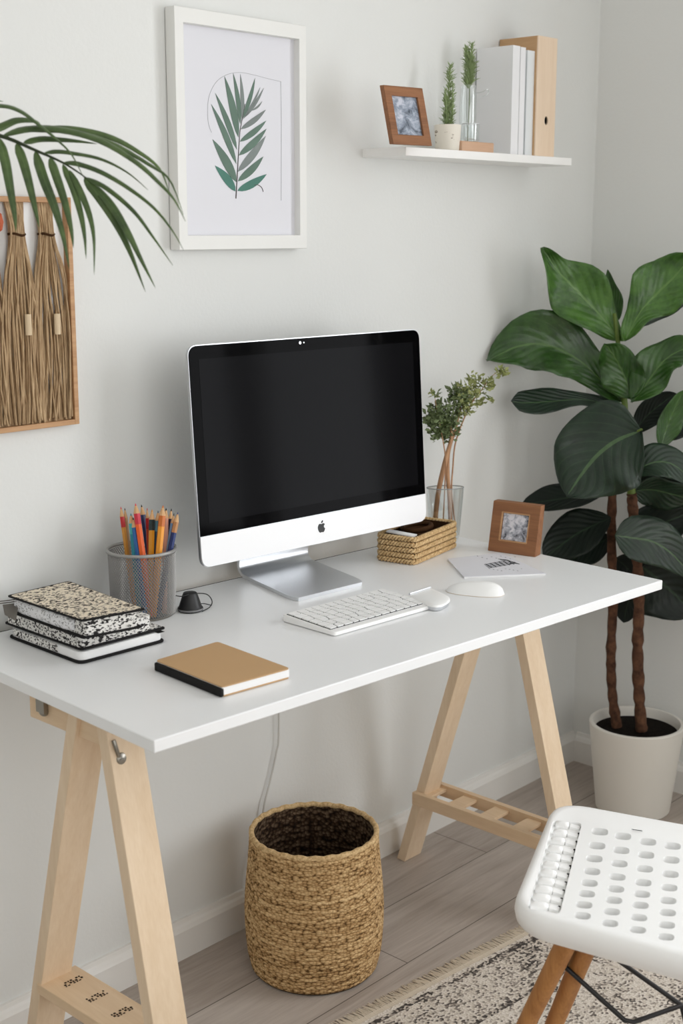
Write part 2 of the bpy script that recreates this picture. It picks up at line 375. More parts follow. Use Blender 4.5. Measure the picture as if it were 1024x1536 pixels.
# ------------------------------------------------------------------ desk
DL = V((.032944, -.567483, 0)); DYAW = -.057677; DW, DD = 1.162, .5573; ZT = .74
desk = thing('desk', 'long white desk on two pale pine trestles against the wall', 'desk', DL, DYAW)
obj('tabletop', MB().box((DW/2, DD/2, ZT-.009), (DW, DD, .018)), M['desk_white'], desk, local=True, bevel=.002, seg=3, label='smooth white rectangular desk top')
def leg_bar(y0, y1, x0, x1, z1=.722, wx=.057, wy=.023, z0=0):
    return MB().hexa([V((x0+sx*wx/2, y0+sy*wy/2, z0)) for sx, sy in ((-1,-1),(1,-1),(1,1),(-1,1))], [V((x1+sx*wx/2, y1+sy*wy/2, z1)) for sx, sy in ((-1,-1),(1,-1),(1,1),(-1,1))])
obj('gap_shadow', MB().box((DW/2-.01, DD+.003, ZT-.009), (DW-.03, .005, .015)), M['slot'], desk, local=True, label='dark strip standing in for the gap shadow along the wall edge')  # dark strip stands in for the shadow in the gap behind the desk
# left trestle
tl = obj('trestle', MB().box((.122, -.292, .690), (.044, .20, .064)), M['pine_h'], desk, bevel=.002, label='pale pine trestle with a stamped shelf board, left end')
obj('leg', leg_bar(-.129, -.318, .122, .122, wx=.058), M['pine'], tl, bevel=.0015)
obj('leg', leg_bar(-.514, -.372, .124, .122, wx=.060), M['pine'], tl, bevel=.0015)
obj('shelf', MB().box((.128, -.33, .208), (.074, .285, .018)), M['pine_h'], tl, bevel=.0012, label='pine shelf board with dark stamped marks')
for k in range(4):
    st = MB()
    c = V((.133, -.225-.062*k, .2176))
    for j in range(7):
        x = -.016+.0052*j
        for i, (dy, h) in enumerate(((.0045, .003), (-.001, .0035), (-.0055, .002))):
            if (j*3+i*5+k) % 4: st.box(c+V((x+.001*(i % 2), dy, 0)), (.0034 if (i+j) % 2 else .0022, h, .0006))
    obj('stamp', st, M['ink'], tl)
def bolt(P, n, r=.009):
    n = V(n).normalized(); q = n.to_track_quat('Z', 'Y').to_matrix(); b = MB()
    prof = [(r, 0), (r, .003), (r*.85, .005), (r*.45, .0062), (0.0004, .0065)]
    b.lathe(prof, n=20); b.v = [V(P)+q @ p for p in b.v]
    b.box(V(P)+n*.0066, (r*.9, r*.16, .001), q); return b
Pb = at(181, 1138, 1, -.397); obj('bolt', bolt((Pb.x, -.395, Pb.z), (0, -1, .15)), M['steel'], tl, smooth=35)
br = MB(); br.tube(catmull([(Pb.x-.010, -.395, Pb.z+.030), (Pb.x-.008, -.398, Pb.z+.018), (Pb.x-.004, -.398, Pb.z+.004)]), .003, 8); obj('hinge', br, M['steel'], tl, smooth=40)
obj('bolt', bolt((.099, -.232, .678), (-1, -.3, 0), .008).box((.094, -.232, .692), (.006, .02, .03)), M['steel'], tl, smooth=35)
# right trestle
tr = obj('trestle', MB().box((1.165, -.30, .700), (.044, .20, .044)), M['pine_h'], desk, bevel=.002, label='pale pine trestle with a slatted shelf, right end')
obj('leg', leg_bar(-.052, -.272, 1.167, 1.160), M['pine'], tr, bevel=.0015)
obj('leg', leg_bar(-.505, -.322, 1.168, 1.160, z0=.0072), M['pine'], tr, bevel=.0015)
sh = MB()
for x in (1.130, 1.206): sh.box((x, -.28, .166), (.013, .37, .028))
for k in range(5): sh.box((1.168, -.112-.084*k, .170), (.066, .036, .007))
obj('shelf', sh, M['pine_h'], tr, bevel=.001, label='pine shelf of cross slats between two rails')
Ph = at(797, 958, 1, -.355); ph = MB().box((Ph.x, -.3545, Ph.z), (.016, .004, .012)); ph.tube([(Ph.x-.006, -.357, Ph.z-.005), (Ph.x+.008, -.357, Ph.z+.005)], .0022, 8)
obj('hinge', ph, M['black'], tr, label='small black metal hinge')

# ------------------------------------------------------------------ computer
BY = -.17
def solve_mon():
    k = (BY+1.842)/(-.16+1.842)                        # slide the fitted frame along its sight lines
    c = CP + (V((.774, -.16, .807))-CP)*k
    return c, .567*k, .381*k, .055*k
mc, mw, mh, mchin = solve_mon(); PSI, TAU = -.062, .071
pc = thing('desktop_computer', 'silver all-in-one computer with a big black screen on the desk', 'computer', (mc.x, mc.y, ZT), PSI)
Rt = Matrix.Rotation(-TAU, 3, 'X')
def mon(x, d, h): return V((0, 0, mc.z-ZT)) + Rt @ V((x, d, h))       # local: x across, d back, h up
fr2 = rounded([(-mw/2, 0, 0), (mw/2, 0, 0), (mw/2, 0, mh), (-mw/2, 0, mh)], .020, 8)
def mloop(k, d, dx=0): 
    return [mon(p[0]*k, d, mh/2+(p[2]-mh/2)*k) for p in fr2]
b = MB(); n = len(fr2); L = [mloop(1, 0), mloop(1, .006), mloop(.985, .008), mloop(.90, .016), mloop(.70, .026), mloop(.40, .034)]
vs = [p for l in L for p in l]; fs = [tuple(range(n))[::-1], tuple(range((len(L)-1)*n, len(L)*n))]
for i in range(len(L)-1): fs += [(i*n+k, i*n+(k+1) % n, (i+1)*n+(k+1) % n, (i+1)*n+k) for k in range(n)]
b.add(vs, fs); obj('housing', b, M['alu_edge'], pc, local=True, smooth=30)
e = .0016
gl = rounded([(-mw/2+e, 0, mchin), (mw/2-e, 0, mchin), (mw/2-e, 0, mh-e), (-mw/2+e, 0, mh-e)], [0, 0, .019, .019], 8)
obj('screen', MB().prism([mon(p[0], -.0012, p[2]) for p in gl], Rt @ V((0, .0015, 0))), M['glass_black'], pc, local=True, label='glossy black switched-off screen')
scr = bpy.data.objects['screen']
bz = .021*mw/.567
obj('display', MB().prism([mon(x, -.0015, z) for x, z in ((-mw/2+bz, mchin+bz), (mw/2-bz, mchin+bz), (mw/2-bz, mh-bz*1.15), (-mw/2+bz, mh-bz*1.15))], Rt @ V((0, .0005, 0))), M['display'], scr, local=True)
ch = rounded([(-mw/2+e*.6, 0, e*.5), (mw/2-e*.6, 0, e*.5), (mw/2-e*.6, 0, mchin-.0008), (-mw/2+e*.6, 0, mchin-.0008)], [.0195, .0195, 0, 0], 8)
obj('chin', MB().prism([mon(p[0], -.0014, p[2]) for p in ch], Rt @ V((0, .002, 0))), M['chin'], pc, local=True, label='white chin below the screen')
ap = [(0,.72),(.12,.78),(.25,.80),(.38,.75),(.45,.66),(.36,.60),(.31,.50),(.32,.40),(.38,.31),(.47,.26),(.42,.12),(.33,-.02),(.22,-.10),(.12,-.10),(0,-.06),(-.12,-.10),(-.22,-.10),(-.33,-.02),(-.43,.15),(-.48,.35),(-.47,.52),(-.40,.68),(-.28,.78),(-.15,.79),(-.05,.74)]
lf = [(-.02,.83),(0,.95),(.10,1.06),(.22,1.11),(.23,.98),(.14,.87)]
I = FR[pc].inverted()
lp = I @ at(483.5, 796, 1, mc.y-.002-.0); s_ = .0185; lx = lp.x; lz = mchin*.40
b = MB()
for pl in (ap, lf): b.prism([mon(lx+x*s_, -.0020, lz+y*s_) for x, y in pl], Rt @ V((0, .0012, 0)))
obj('logo', b, M['black'], pc, local=True, label='dark apple-shaped emblem')
b = MB(); cx = (I @ at(465, 511, 1, mc.y)).x
for dx, r in ((0, .0028), (.009, .0014)):
    b.prism([mon(cx+dx+r*cos(a*pi/6), -.0016, mh-.0095+r*sin(a*pi/6)) for a in range(12)], Rt @ V((0, .0006, 0)))
obj('camera_dot', b, M['alu'], scr, local=True)
# stand: one bent sheet, foot on the desk, neck rising to the back of the housing
f0, f1, b0, b1 = (at(x, y, 2, ZT+.006) for x, y in ((437, 897), (553, 874), (372, 866), (476, 843)))
hw = (f1-f0).length/2; cf = I @ ((f0+f1)/2); cb = I @ ((b0+b1)/2)
pathS = [(cf.x, cf.y, .0035), (cf.x*.5+cb.x*.5, (cf.y+cb.y)/2, .0035), (cb.x, cb.y, .0035), (cb.x+.002, cb.y+.022, .007), (cb.x+.004, cb.y+.034, .020), (cb.x+.006, cb.y+.032, .045), (cb.x+.010, cb.y+.020, .085), (cb.x+.016, cb.y-.002, .13), (cb.x+.02, .04, .20)]
ps = catmull(pathS, 6); xd = V((1, 0, 0)); G1, G2 = [], []
b = MB(); rows = []
for i, p in enumerate(ps):
    tg = (ps[min(i+1, len(ps)-1)]-ps[max(i-1, 0)]).normalized(); nn = xd.cross(tg).normalized(); th = .0032
    wv = hw
    if i < 3: wv = hw*(.90, .965, .99)[i]              # rounded front corners
    rows.append([p-xd*wv-nn*th, p+xd*wv-nn*th, p+xd*wv+nn*th, p-xd*wv+nn*th])
for i in range(len(rows)-1): b.hexa(rows[i], rows[i+1]) if False else None
vs = [q for r in rows for q in r]; fs = [(0, 1, 2, 3), tuple(range(len(vs)-4, len(vs)))[::-1]]
for i in range(len(rows)-1): fs += [(i*4+k, i*4+(k+1) % 4, (i+1)*4+(k+1) % 4, (i+1)*4+k) for k in range(4)]
b.add(vs, fs); obj('stand', b, M['alu'], pc, local=True, smooth=40, label='bent satin aluminium foot and neck')

# ------------------------------------------------------------------ keyboard
kc = V((.638, -.3775, ZT)); KY = -.055
kb = thing('keyboard', 'slim white keyboard with irregular white keys lying in front of the screen', 'keyboard', kc, KY)
kw, kd = .238, .122
def kz(y): return .0075+.0055*(y+kd/2)/kd
base = rounded([(-kw/2, -kd/2, 0), (kw/2, -kd/2, 0), (kw/2-.004, kd/2, 0), (-kw/2-.004, kd/2, 0)], .006)
obj('base', MB().hexa(lift(base, .001), [V((p.x, p.y, kz(p.y))) for p in base]), M['white_plastic'], kb, local=True, bevel=.0012)
x0, x1, y0, y1 = -kw/2+.004, kw/2-.006, -kd/2+.014, kd/2-.006
pl = [(x0, y0), (x1, y0), (x1-.003, y1), (x0-.003, y1)]
kp = obj('key_plate', MB().hexa([V((x, y, kz(y)-.001)) for x, y in pl], [V((x, y, kz(y)+.0006)) for x, y in pl]), M['slot'], kb, local=True)
NR, NC = 6, 13; J = {}
for r in range(NR+1):
    for c in range(NC+1):
        jx = 0 if c in (0, NC) else random.uniform(-.0036, .0036); jy = 0 if r in (0, NR) else random.uniform(-.0034, .0034)
        J[r, c] = V((x0+(x1-x0)*c/NC+jx-.003*r/NR, y0+(y1-y0)*r/NR+jy, 0))
for r in range(NR):
    for c in range(NC):
        q = [J[r, c], J[r, c+1], J[r+1, c+1], J[r+1, c]]; cen = sum(q, V())/4
        q = rounded([cen+(p-cen)*(1-.0016/(p-cen).length) for p in q], .0014, 3)
        obj('key', MB().hexa([V((p.x, p.y, kz(p.y)+.0006)) for p in q], [V((p.x, p.y, kz(p.y)+.0022)) for p in q]), M['white_plastic'], kb, local=True)

# ------------------------------------------------------------------ two white pointing devices
m1 = [at(x, y, 2, ZT+.012) for x, y in ((608, 893), (645, 881), (681, 897), (655, 911))]
o1 = sum(m1, V())/4; mo = thing('trackpad', 'flat white rounded pad with a silver underside right of the keyboard', 'mouse', (o1.x, o1.y, ZT))
lp1 = rounded([V((p.x, p.y, 0)) for p in m1], [.006, .006, .03, .03], 8)
obj('underside', MB().hexa(lift(inset(lp1, .93), ZT+.0005), lift(lp1, ZT+.008)), M['alu'], mo, bevel=.001, label='brushed silver lower shell')
b = MB(); c = sum(lp1, V())/len(lp1); L = [lift(lp1, ZT+.0081), lift(inset(lp1, .985), ZT+.0110), lift(inset(lp1, .9), ZT+.0128), lift(inset(lp1, .6), ZT+.0140), lift(inset(lp1, .2), ZT+.0144)]
n = len(lp1); vs = [p for l in L for p in l]; fs = [tuple(range(n))[::-1], tuple(range((len(L)-1)*n, len(L)*n))]
for i in range(len(L)-1): fs += [(i*n+k, i*n+(k+1) % n, (i+1)*n+(k+1) % n, (i+1)*n+k) for k in range(n)]
obj('top_shell', b.add(vs, fs), M['white_plastic'], mo, smooth=50)
a0, a1 = m1[0], m1[1]; dv = (m1[3]-a0).normalized()
obj('edge_bar', MB().tube([a0+dv*.006+(a1-a0)*.08+V((0, 0, .0022)), a0+dv*.006+(a1-a0)*.92+V((0, 0, .0022))], .0028, 8, flat=.6), M['alu'], mo, smooth=40)
# wedge mouse
m2 = [at(x, y, 2, ZT+.002) for x, y in ((668, 885), (735, 898), (758, 888), (700, 868))]
o2 = sum(m2, V())/4; mo2 = thing('computer_mouse', 'glossy white domed mouse with a slanted side beside the booklet', 'mouse', (o2.x, o2.y, ZT))
A_, B_ = at(668, 883, 2, ZT+.004), at(757, 889, 2, ZT+.004); ax = (B_-A_); ax.z = 0; Lm = ax.length; ax.normalize(); pr = V((-ax.y, ax.x, 0))
G_ = []
NU, NV = 20, 16
for i in range(NU+1):
    u = i/NU; uu = 2*u-1; halfw = .030*sqrt(max(0, 1-abs(uu)**2.6))*(.72+.28*u); hh = .025*(max(0, 1-abs(uu)**3))**.6*(.62+.38*u); row = []
    for j in range(NV+1):
        a = pi*j/NV; x = -cos(a)
        if x < 0: zz = hh*min(1, (1+x)*1.15); 
        else: zz = hh*sqrt(max(0, 1-x**2.4))
        zz = hh*(1-abs(x)**1.5) if x < -.02 else hh*(1-max(x, 0)**2.6)
        row.append(A_+ax*(Lm*u)+pr*(halfw*x)+V((0, 0, zz-.0035)))
    G_.append(row)
obj('shell', MB().grid(G_), M['white_plastic'], mo2, smooth=50)
bt = [V((r[0].x, r[0].y, 0)) for r in G_]+[V((r[-1].x, r[-1].y, 0)) for r in G_[::-1]]
obj('underside', MB().hexa(lift(bt, ZT+.0003), lift(bt, ZT+.0008)), M['beige'], mo2)

# ------------------------------------------------------------------ brown notebook
zb = ZT+.016
q = [at(x, y, 2, zb) for x, y in ((233, 990), (326, 962), (435, 1002), (333, 1030))]
nb = thing('notebook', 'closed kraft brown notebook with a black spine on the front of the desk', 'notebook', (q[0].x, q[0].y, ZT))
rq = rounded(q, .007)
obj('cover', MB().prism(lift(rq, zb-.0022), (0, 0, .0022)), M['kraft'], nb, bevel=.0008)
c = sum(q, V())/4
pg = [c+(p-c)*.985 for p in q]
obj('pages', MB().hexa(lift(pg, ZT+.0025), lift(pg, zb-.0022)), M['paper'], nb)
obj('cover', MB().prism(lift(rq, ZT+.0003), (0, 0, .0022)), M['kraft'], nb, bevel=.0008)
sp = [q[0], q[3]]; dn = (q[1]-q[0]).normalized()
sl = [q[0]-dn*.003, q[3]-dn*.003, q[3]+dn*.004, q[0]+dn*.004]
obj('spine', MB().hexa(lift(sl, ZT+.0002), lift(sl, zb-.0030)), M['blackcloth'], nb, bevel=.002, label='black cloth spine')

# ------------------------------------------------------------------ stack of speckled notebooks
def stack_book(label, z0, z1, pts, pts_pg, top, side, wide_pages=.0):
    """pts: pixel corners (left, back, right, front) of the top cover at z1; z0..z1 the height"""
    c4 = [at(x, y, 2, z1) for x, y in pts]; o = sum(c4, V())/4
    t_ = thing('notebook', label, 'notebook', (o.x, o.y, z0), 0, None)
    pgc = [at(x, y, 2, z0+.004) for x, y in pts_pg]
    return t_, c4, pgc
def par(l, f, r): return [l, l+r-f, r, f]
def fix(P): return par(P[0], P[2], P[1])
# bottom: white slim book, rounded black rim
z0, z1 = ZT, ZT+.022
P3 = [at(x, y, 2, z0+.002) for x, y in ((4, 952), (250, 961), (120, 996))]
qb = par(P3[0], P3[2], P3[1]); qb = [p+V((0, -.0 if p.y < -.1 else -.012, 0)) for p in qb]
o = sum(qb, V())/4; s1 = thing('notebook', 'white slim notebook with a black rim, lowest of the stack', 'notebook', (o.x, o.y, z0), 0, 'notebooks in the stack')
lo = rounded(qb, .014, 6)
obj('back_cover', MB().prism(lift(lo, z0+.0004), (0, 0, .0034)), M['blackcloth'], s1, bevel=.001)
li = inset(lo, .965)
obj('pages', MB().hexa(lift(li, z0+.0038), lift(inset(lo, .955), z1-.0046)), M['paper'], s1, bevel=.002)
kn = [p for p in inset(lo, .967)]
sd = [qb[0], qb[3]]; c = sum(qb, V())/4
a, d_ = c+(qb[0]-c)*.966, c+(qb[3]-c)*.966; inn = (qb[2]-qb[3]).normalized()
st_ = [a+inn*.010+(d_-a)*.06, a+(d_-a)*.06-inn*.0006, a+(d_-a)*.70-inn*.0006, a+(d_-a)*.62+inn*.010]
obj('speckled_edge', MB().hexa(lift(st_, z0+.006), lift(st_, z1-.0050)), M['knit_side'], s1, label='speckled strip along the left edge')
rt = [c+(qb[2]-c)*1.0, c+(qb[1]-c)*.98]; iv = (qb[3]-qb[2]).normalized()
tab = [qb[2]+iv*.004, qb[2]+iv*.016, qb[2]+iv*.014+(qb[1]-qb[2])*.30, qb[2]+iv*.002+(qb[1]-qb[2])*.30]
obj('pen_loop', MB().hexa(lift(tab, z1-.0046), lift(tab, z1-.0040)), M['blackcloth'], s1)
# middle
z0, z1 = ZT+.0185, ZT+.0455
P3 = [at(x, y, 2, z0+.002) for x, y in ((6, 934), (249, 942), (122, 975))]
qb = par(P3[0], P3[2], P3[1]); dy = max(0, max(p.y for p in qb)+.03); qb = [p if p.y < -.15 else p-V((0, dy, 0)) for p in qb]
o = sum(qb, V())/4; s2 = thing('notebook', 'black edged notebook with speckled pages, middle of the stack', 'notebook', (o.x, o.y, z0), 0, 'notebooks in the stack')
lo = rounded(qb, .006, 4)
obj('back_cover', MB().prism(lift(lo, z0+.0002), (0, 0, .0034)), M['blackcloth'], s2, bevel=.001)
c = sum(qb, V())/4; sh_ = (qb[0]-c)*.0
ins = [qb[0]+(qb[2]-qb[3])*.012+(qb[3]-qb[0])*.02, qb[1]-(qb[2]-qb[3])*.16+(qb[2]-qb[1])*.02, qb[2]-(qb[2]-qb[3])*.15-(qb[2]-qb[1])*.025, qb[3]+(qb[2]-qb[3])*.012-(qb[2]-qb[1])*.02]
obj('pages', MB().hexa(lift(rounded(ins, .008), z0+.0036), lift(rounded(ins, .008), z1)), M['knit_side'], s2)
mid_right = [qb[2], qb[1]]
wing = [ins[3]+(qb[2]-qb[3])*.02, ins[2], qb[2]-(qb[2]-qb[3])*.02-(qb[2]-qb[1])*.03, qb[2]-(qb[2]-qb[3])*.03+(qb[1]-qb[2])*.32, ins[2]+(qb[1]-qb[2])*.35]
obj('flap', MB().prism(lift(wing[1:], z0+.0037), (0, 0, .0010)), M['knit_side'], s2, label='speckled cover flap jutting out')
# top
z0, z1 = ZT+.0456, ZT+.0755
T4 = [at(x, y, 2, z1) for x, y in ((10, 893), (103, 871), (219, 913), (123, 931))]
o = sum(T4, V())/4; s3 = thing('notebook', 'thick notebook with a black rimmed speckled beige cover, top of the stack', 'notebook', (o.x, o.y, z0), 0, 'notebooks in the stack')
u1, u2 = (T4[2]-T4[3]).normalized(), (T4[0]-T4[3]).normalized()
qb = [T4[0]+u1*.004-u2*.010, T4[1]-u1*.010-u2*.010, T4[2]-u1*.004+u2*.002, T4[3]+u1*.002+u2*.002]
lo = rounded(qb, .006, 4)
obj('back_cover', MB().prism(lift(lo, z0+.0002), (0, 0, .0032)), M['blackcloth'], s3, bevel=.001)
ins = rounded([qb[0]+u1*.006-u2*.006, qb[1]-u1*.006-u2*.006, qb[2]-u1*.006+u2*.004, qb[3]+u1*.006+u2*.004], .006, 4)
obj('pages', MB().hexa(lift(ins, z0+.0034), lift(ins, z1-.0026)), M['knit_side'], s3)
a, d_ = qb[0]+u1*.005-u2*.002, qb[3]+u1*.005+u2*.03
hp = (z1-z0-.0062)/2
b = MB().tube([a+(d_-a)*k/8 for k in range(9)], [hp*.8]+[hp]*7+[hp*.7], 16, flat=.5, up=(0, 0, 1))
b.v = [V((p.x, p.y, p.z-a.z+z0+.0035+hp)) for p in b.v]
obj('spine', b, M['knit_spine'], s3, smooth=50, label='pale rounded spine with faint marks')
b = MB()
for x_a, y_a, x_b, y_b, zq in ((30, 898, -4, 902.5, ZT+.064), (30, 901, -2, 905.5, ZT+.061)): b.tube([at(x_a, y_a, 2, zq), at((x_a+x_b)/2, (y_a+y_b)/2+.4, 2, zq), at(x_b, y_b, 2, zq)], .0009, 6)
g_ = [at(28, 905, 2, ZT+.062), at(4, 908, 2, ZT+.062), at(7, 922, 2, ZT+.052), at(24, 932, 2, ZT+.050)]; b.prism(g_, (0, 0, .0012))
obj('ribbon', b, paint('grey_ribbon', (112, 108, 102), .8, .2, .1, 60), s3, label='grey ribbon sticking out behind the spine')
tl_ = rounded(T4, .006, 4)
cv = obj('cover', MB().prism(lift(tl_, z1-.0025), (0, 0, .0025)), M['blackcloth'], s3, bevel=.0008, label='black rim of the front cover')
obj('cover_panel', MB().prism(lift(inset(tl_, .945), z1-.0002), (0, 0, .0008)), M['knit_top'], cv, label='speckled beige panel')

# ------------------------------------------------------------------ mesh pencil cup
cb_ = at(214, 905, 2, ZT); cc = V((.392, -.105, ZT))
cup = thing('pencil_cup', 'round grey wire mesh pencil cup beside the notebook stack', 'pencil cup', cc)
HC = .113; RX, RY = .0565, .0545; NA, NZ = 76, 34
b = MB(); vs = []; fs = []
for j in range(NZ+1):
    for k in range(NA):
        a = 2*pi*(k+.5*(j % 2))/NA; z = .003+(HC-.006)*j/NZ; s0 = .955+.045*j/NZ
        vs.append(V((RX*s0*cos(a), RY*s0*sin(a), z)))
for j in range(0, NZ-1, 1):
    for k in range(NA):
        if j % 2 == 0: q4 = (j*NA+k, (j+1)*NA+k, (j+2)*NA+k, (j+1)*NA+(k-1) % NA)
        else: q4 = (j*NA+k, (j+1)*NA+(k+1) % NA, (j+2)*NA+k, (j+1)*NA+k)
        fs.append(q4)
b.add(vs, fs)
M['wire'] = paint('grey_wire', (158, 157, 155), .4, .5, .05, 90, metal=.3)
w_ = obj('mesh_wall', b, M['wire'], cup, local=True); q_ = w_.modifiers.new('wire', 'WIREFRAME'); q_.thickness = .0020; q_.use_even_offset = False
ring = [V((RX*1.03*cos(2*pi*k/48), RY*1.03*sin(2*pi*k/48), HC)) for k in range(48)]
obj('rim', MB().loop_tube(ring, .0030, 8), M['wire'], cup, local=True, smooth=60)
obj('base', MB().lathe([(.0005, .0005), (.052, .0005), (.0535, .004), (.0005, .004)], n=40, sx=1, sy=.97), M['steel'], cup, local=True, smooth=40)

PC = {}
def pmat(name, c):
    if name not in PC: PC[name] = paint('pencil_'+name, c, .4, .5, .04, 60)
    return PC[name]
TIPW = paint('pencil_bare_wood', (214, 172, 128), .7, .2, .08, 90)
pencils = [  # tip px, rim px, depth offset, radius, body, band(optional), tip colour, label
 ((181,760),(191,834),.010,.0036,('amber',(216,150,60)),('red',(196,36,40)),'yellow pencil with a red end, leftmost in the mesh cup'),
 ((187,762),(194,831),.022,.0030,('tan',(196,160,116)),None,'plain tan wooden pencil behind the leftmost yellow one'),
 ((196,770),(202,838),-.022,.0046,('teal',(32,128,144)),('aqua',(70,170,170)),'teal pencil standing at the left front of the mesh cup'),
 ((199.5,776),(208,839),-.030,.0042,('blue',(44,98,160)),None,'mid blue pencil just right of the teal pencil'),
 ((203,755),(218,839),-.034,.0050,('orange',(238,102,34)),('crimson',(206,44,64)),'bright orange pencil with a crimson end leaning left'),
 ((212,757),(222,825),.020,.0042,('navy',(28,38,92)),None,'navy pencil leaning behind the bright orange one'),
 ((220.5,762),(223,826),.004,.0030,('redorange',(222,88,44)),('red',(196,36,40)),'thin red orange pencil between navy and ochre pencils'),
 ((228,764),(228,839),-.026,.0046,('ochre',(206,140,34)),('darkgreen',(30,48,50)),'ochre pencil standing upright at the centre of the cup'),
 ((237,766),(236,838),-.018,.0044,('petrol',(16,58,82)),('slate',(84,132,150)),'petrol blue pencil right of the ochre pencil'),
 ((244.5,758),(243,838),-.034,.0052,('marigold',(240,158,48)),('rust',(204,110,40)),'thick marigold pencil at the right front of the cup'),
 ((249,762),(248,828),.000,.0040,('peach',(232,172,150)),None,'peach pink pencil behind the marigold pencil'),
 ((257,763),(251,826),.014,.0036,('midnight',(20,30,62)),None,'midnight blue pencil behind the pale blue pencil'),
 ((261,770),(251,829),-.002,.0030,('paleblue',(122,166,214)),None,'thin pale blue pencil near the right rim of the cup'),
 ((267,768),(254.5,834),-.012,.0042,('darkblue',(20,44,104)),('caramel',(184,130,82)),'dark blue pencil with a caramel end, rightmost in the cup'),
]
cdep = (cc+V((0, 0, .1))-CP).dot(_f)
for tp, rp, do, r, body, band, lb in pencils:
    T_ = dp(*tp, cdep+do*.7); R_ = dp(*rp, cdep+do)
    dirn = (R_-T_).normalized(); k = (R_.z-(ZT+.006))/-dirn.z; Bt = R_+dirn*k
    off = V(((Bt.x-cc.x)/RX, (Bt.y-cc.y)/RY, 0))
    if off.length > .78: s = .78/off.length; Bt = V((cc.x+(Bt.x-cc.x)*s, cc.y+(Bt.y-cc.y)*s, Bt.z))
    offR = V(((R_.x-cc.x)/RX, (R_.y-cc.y)/RY, 0))
    r *= 1.14
    pe = thing('pencil', lb, 'pencil', (Bt.x, Bt.y, ZT+.004), 0, 'pencils in the mesh cup')
    ax_ = (T_-Bt); Lp = ax_.length; ax_.normalize()
    cone = .017; bl = .018 if band else 0
    obj('body', MB().tube([Bt, T_-ax_*(cone+bl)], r, 6), pmat(*body), pe)
    if band: obj('band', MB().tube([T_-ax_*(cone+bl), T_-ax_*cone], r*1.01, 6), pmat(*band), pe)
    obj('tip', MB().tube([T_-ax_*cone, T_-ax_*.004], [r*.98, r*.3], 8), TIPW, pe)
    obj('lead', MB().tube([T_-ax_*.004, T_], [r*.3, .0003], 8), M['slot'] if band is None else pmat(*(band if band[0] in ('red','crimson','rust') else body)), pe)

# ------------------------------------------------------------------ black cone gadget with thin cable
gc = (at(266, 917, 2, ZT)+at(300, 915, 2, ZT))/2+V((.002, -.002, 0))
ga = thing('cable_holder', 'small black cone shaped gadget with a thin looped cable right of the cup', 'gadget', (gc.x, gc.y, ZT))
obj('body', MB().lathe([(.0005, .0005), (.020, .0005), (.0215, .003), (.0215, .006), (.0195, .0085), (.0135, .027), (.0118, .0315), (.0105, .0325), (.0005, .0330)], n=40), M['black'], ga, local=True, smooth=35)
obj('base_ring', MB().lathe([(.0218, .0026), (.0224, .0040), (.0218, .0058), (.0212, .004)], n=40, closed=True), paint('grey_ring', (120, 120, 122), .3, .5), ga, local=True, smooth=60)
cpth = [at(x, y, 2, z) for x, y, z in ((262, 893, ZT+.030), (272, 894.5, ZT+.031), (283, 892, ZT+.031), (297, 890, ZT+.022), (311, 892, ZT+.012), (318, 902, ZT+.006), (314, 911, ZT+.003), (303, 917, ZT+.002))]
obj('cable', MB().tube(catmull(cpth), .0009, 8), M['black'], ga, smooth=60)
cpth = [at(x, y, 2, z) for x, y, z in ((297, 906, ZT+.008), (306, 905.5, ZT+.004), (317, 908, ZT+.004))]
obj('cable', MB().tube(catmull(cpth), .0008, 8), M['black'], ga, smooth=60)
# ------------------------------------------------------------------ small woven basket and card
wb0, wb1 = V((.962, -.226, ZT)), V((1.140, -.190, ZT)); ex = (wb1-wb0).normalized(); ey = V((-ex.y, ex.x, 0))
bw_, bd_ = (wb1-wb0).length, .083
oc = wb0+ex*bw_/2+ey*bd_/2
wbk = thing('woven_basket', 'small rectangular woven straw basket behind the booklet on the desk', 'basket', oc, math.atan2(ex.y, ex.x))
def rrect(w, d, r, z, n=6): return lift(rounded([V((-w/2, -d/2, 0)), V((w/2, -d/2, 0)), V((w/2, d/2, 0)), V((-w/2, d/2, 0))], r, n), z)
def resample(loop, m):
    P = [V(p) for p in loop]; P.append(P[0]); L = [0]
    for i in range(len(P)-1): L.append(L[-1]+(P[i+1]-P[i]).length)
    out = []; j = 0
    for k in range(m):
        t = L[-1]*k/m
        while L[j+1] < t: j += 1
        out.append(P[j]+(P[j+1]-P[j])*((t-L[j])/(L[j+1]-L[j])))
    return out
NB = 5; HB = .056; ch_ = HB/NB
obj('lining', MB().hexa(rrect(bw_-.010, bd_-.010, .008, .001), rrect(bw_-.006, bd_-.006, .008, HB-.006)[:]), M['rope_dark'], wbk, local=True) if False else None
b = MB(); o_, i_ = rrect(bw_-.006, bd_-.006, .009, 0), rrect(bw_-.012, bd_-.012, .007, 0); n = len(o_)
vs = lift(o_, .002)+lift(o_, HB-.005)+lift(i_, HB-.005)+lift(i_, .004)
fs = [(r*n+k, r*n+(k+1) % n, (r+1)*n+(k+1) % n, (r+1)*n+k) for r in range(3) for k in range(n)]+[tuple(range(n))[::-1], tuple(range(3*n, 4*n))]
obj('lining', b.add(vs, fs), M['rope_dark'], wbk, local=True)
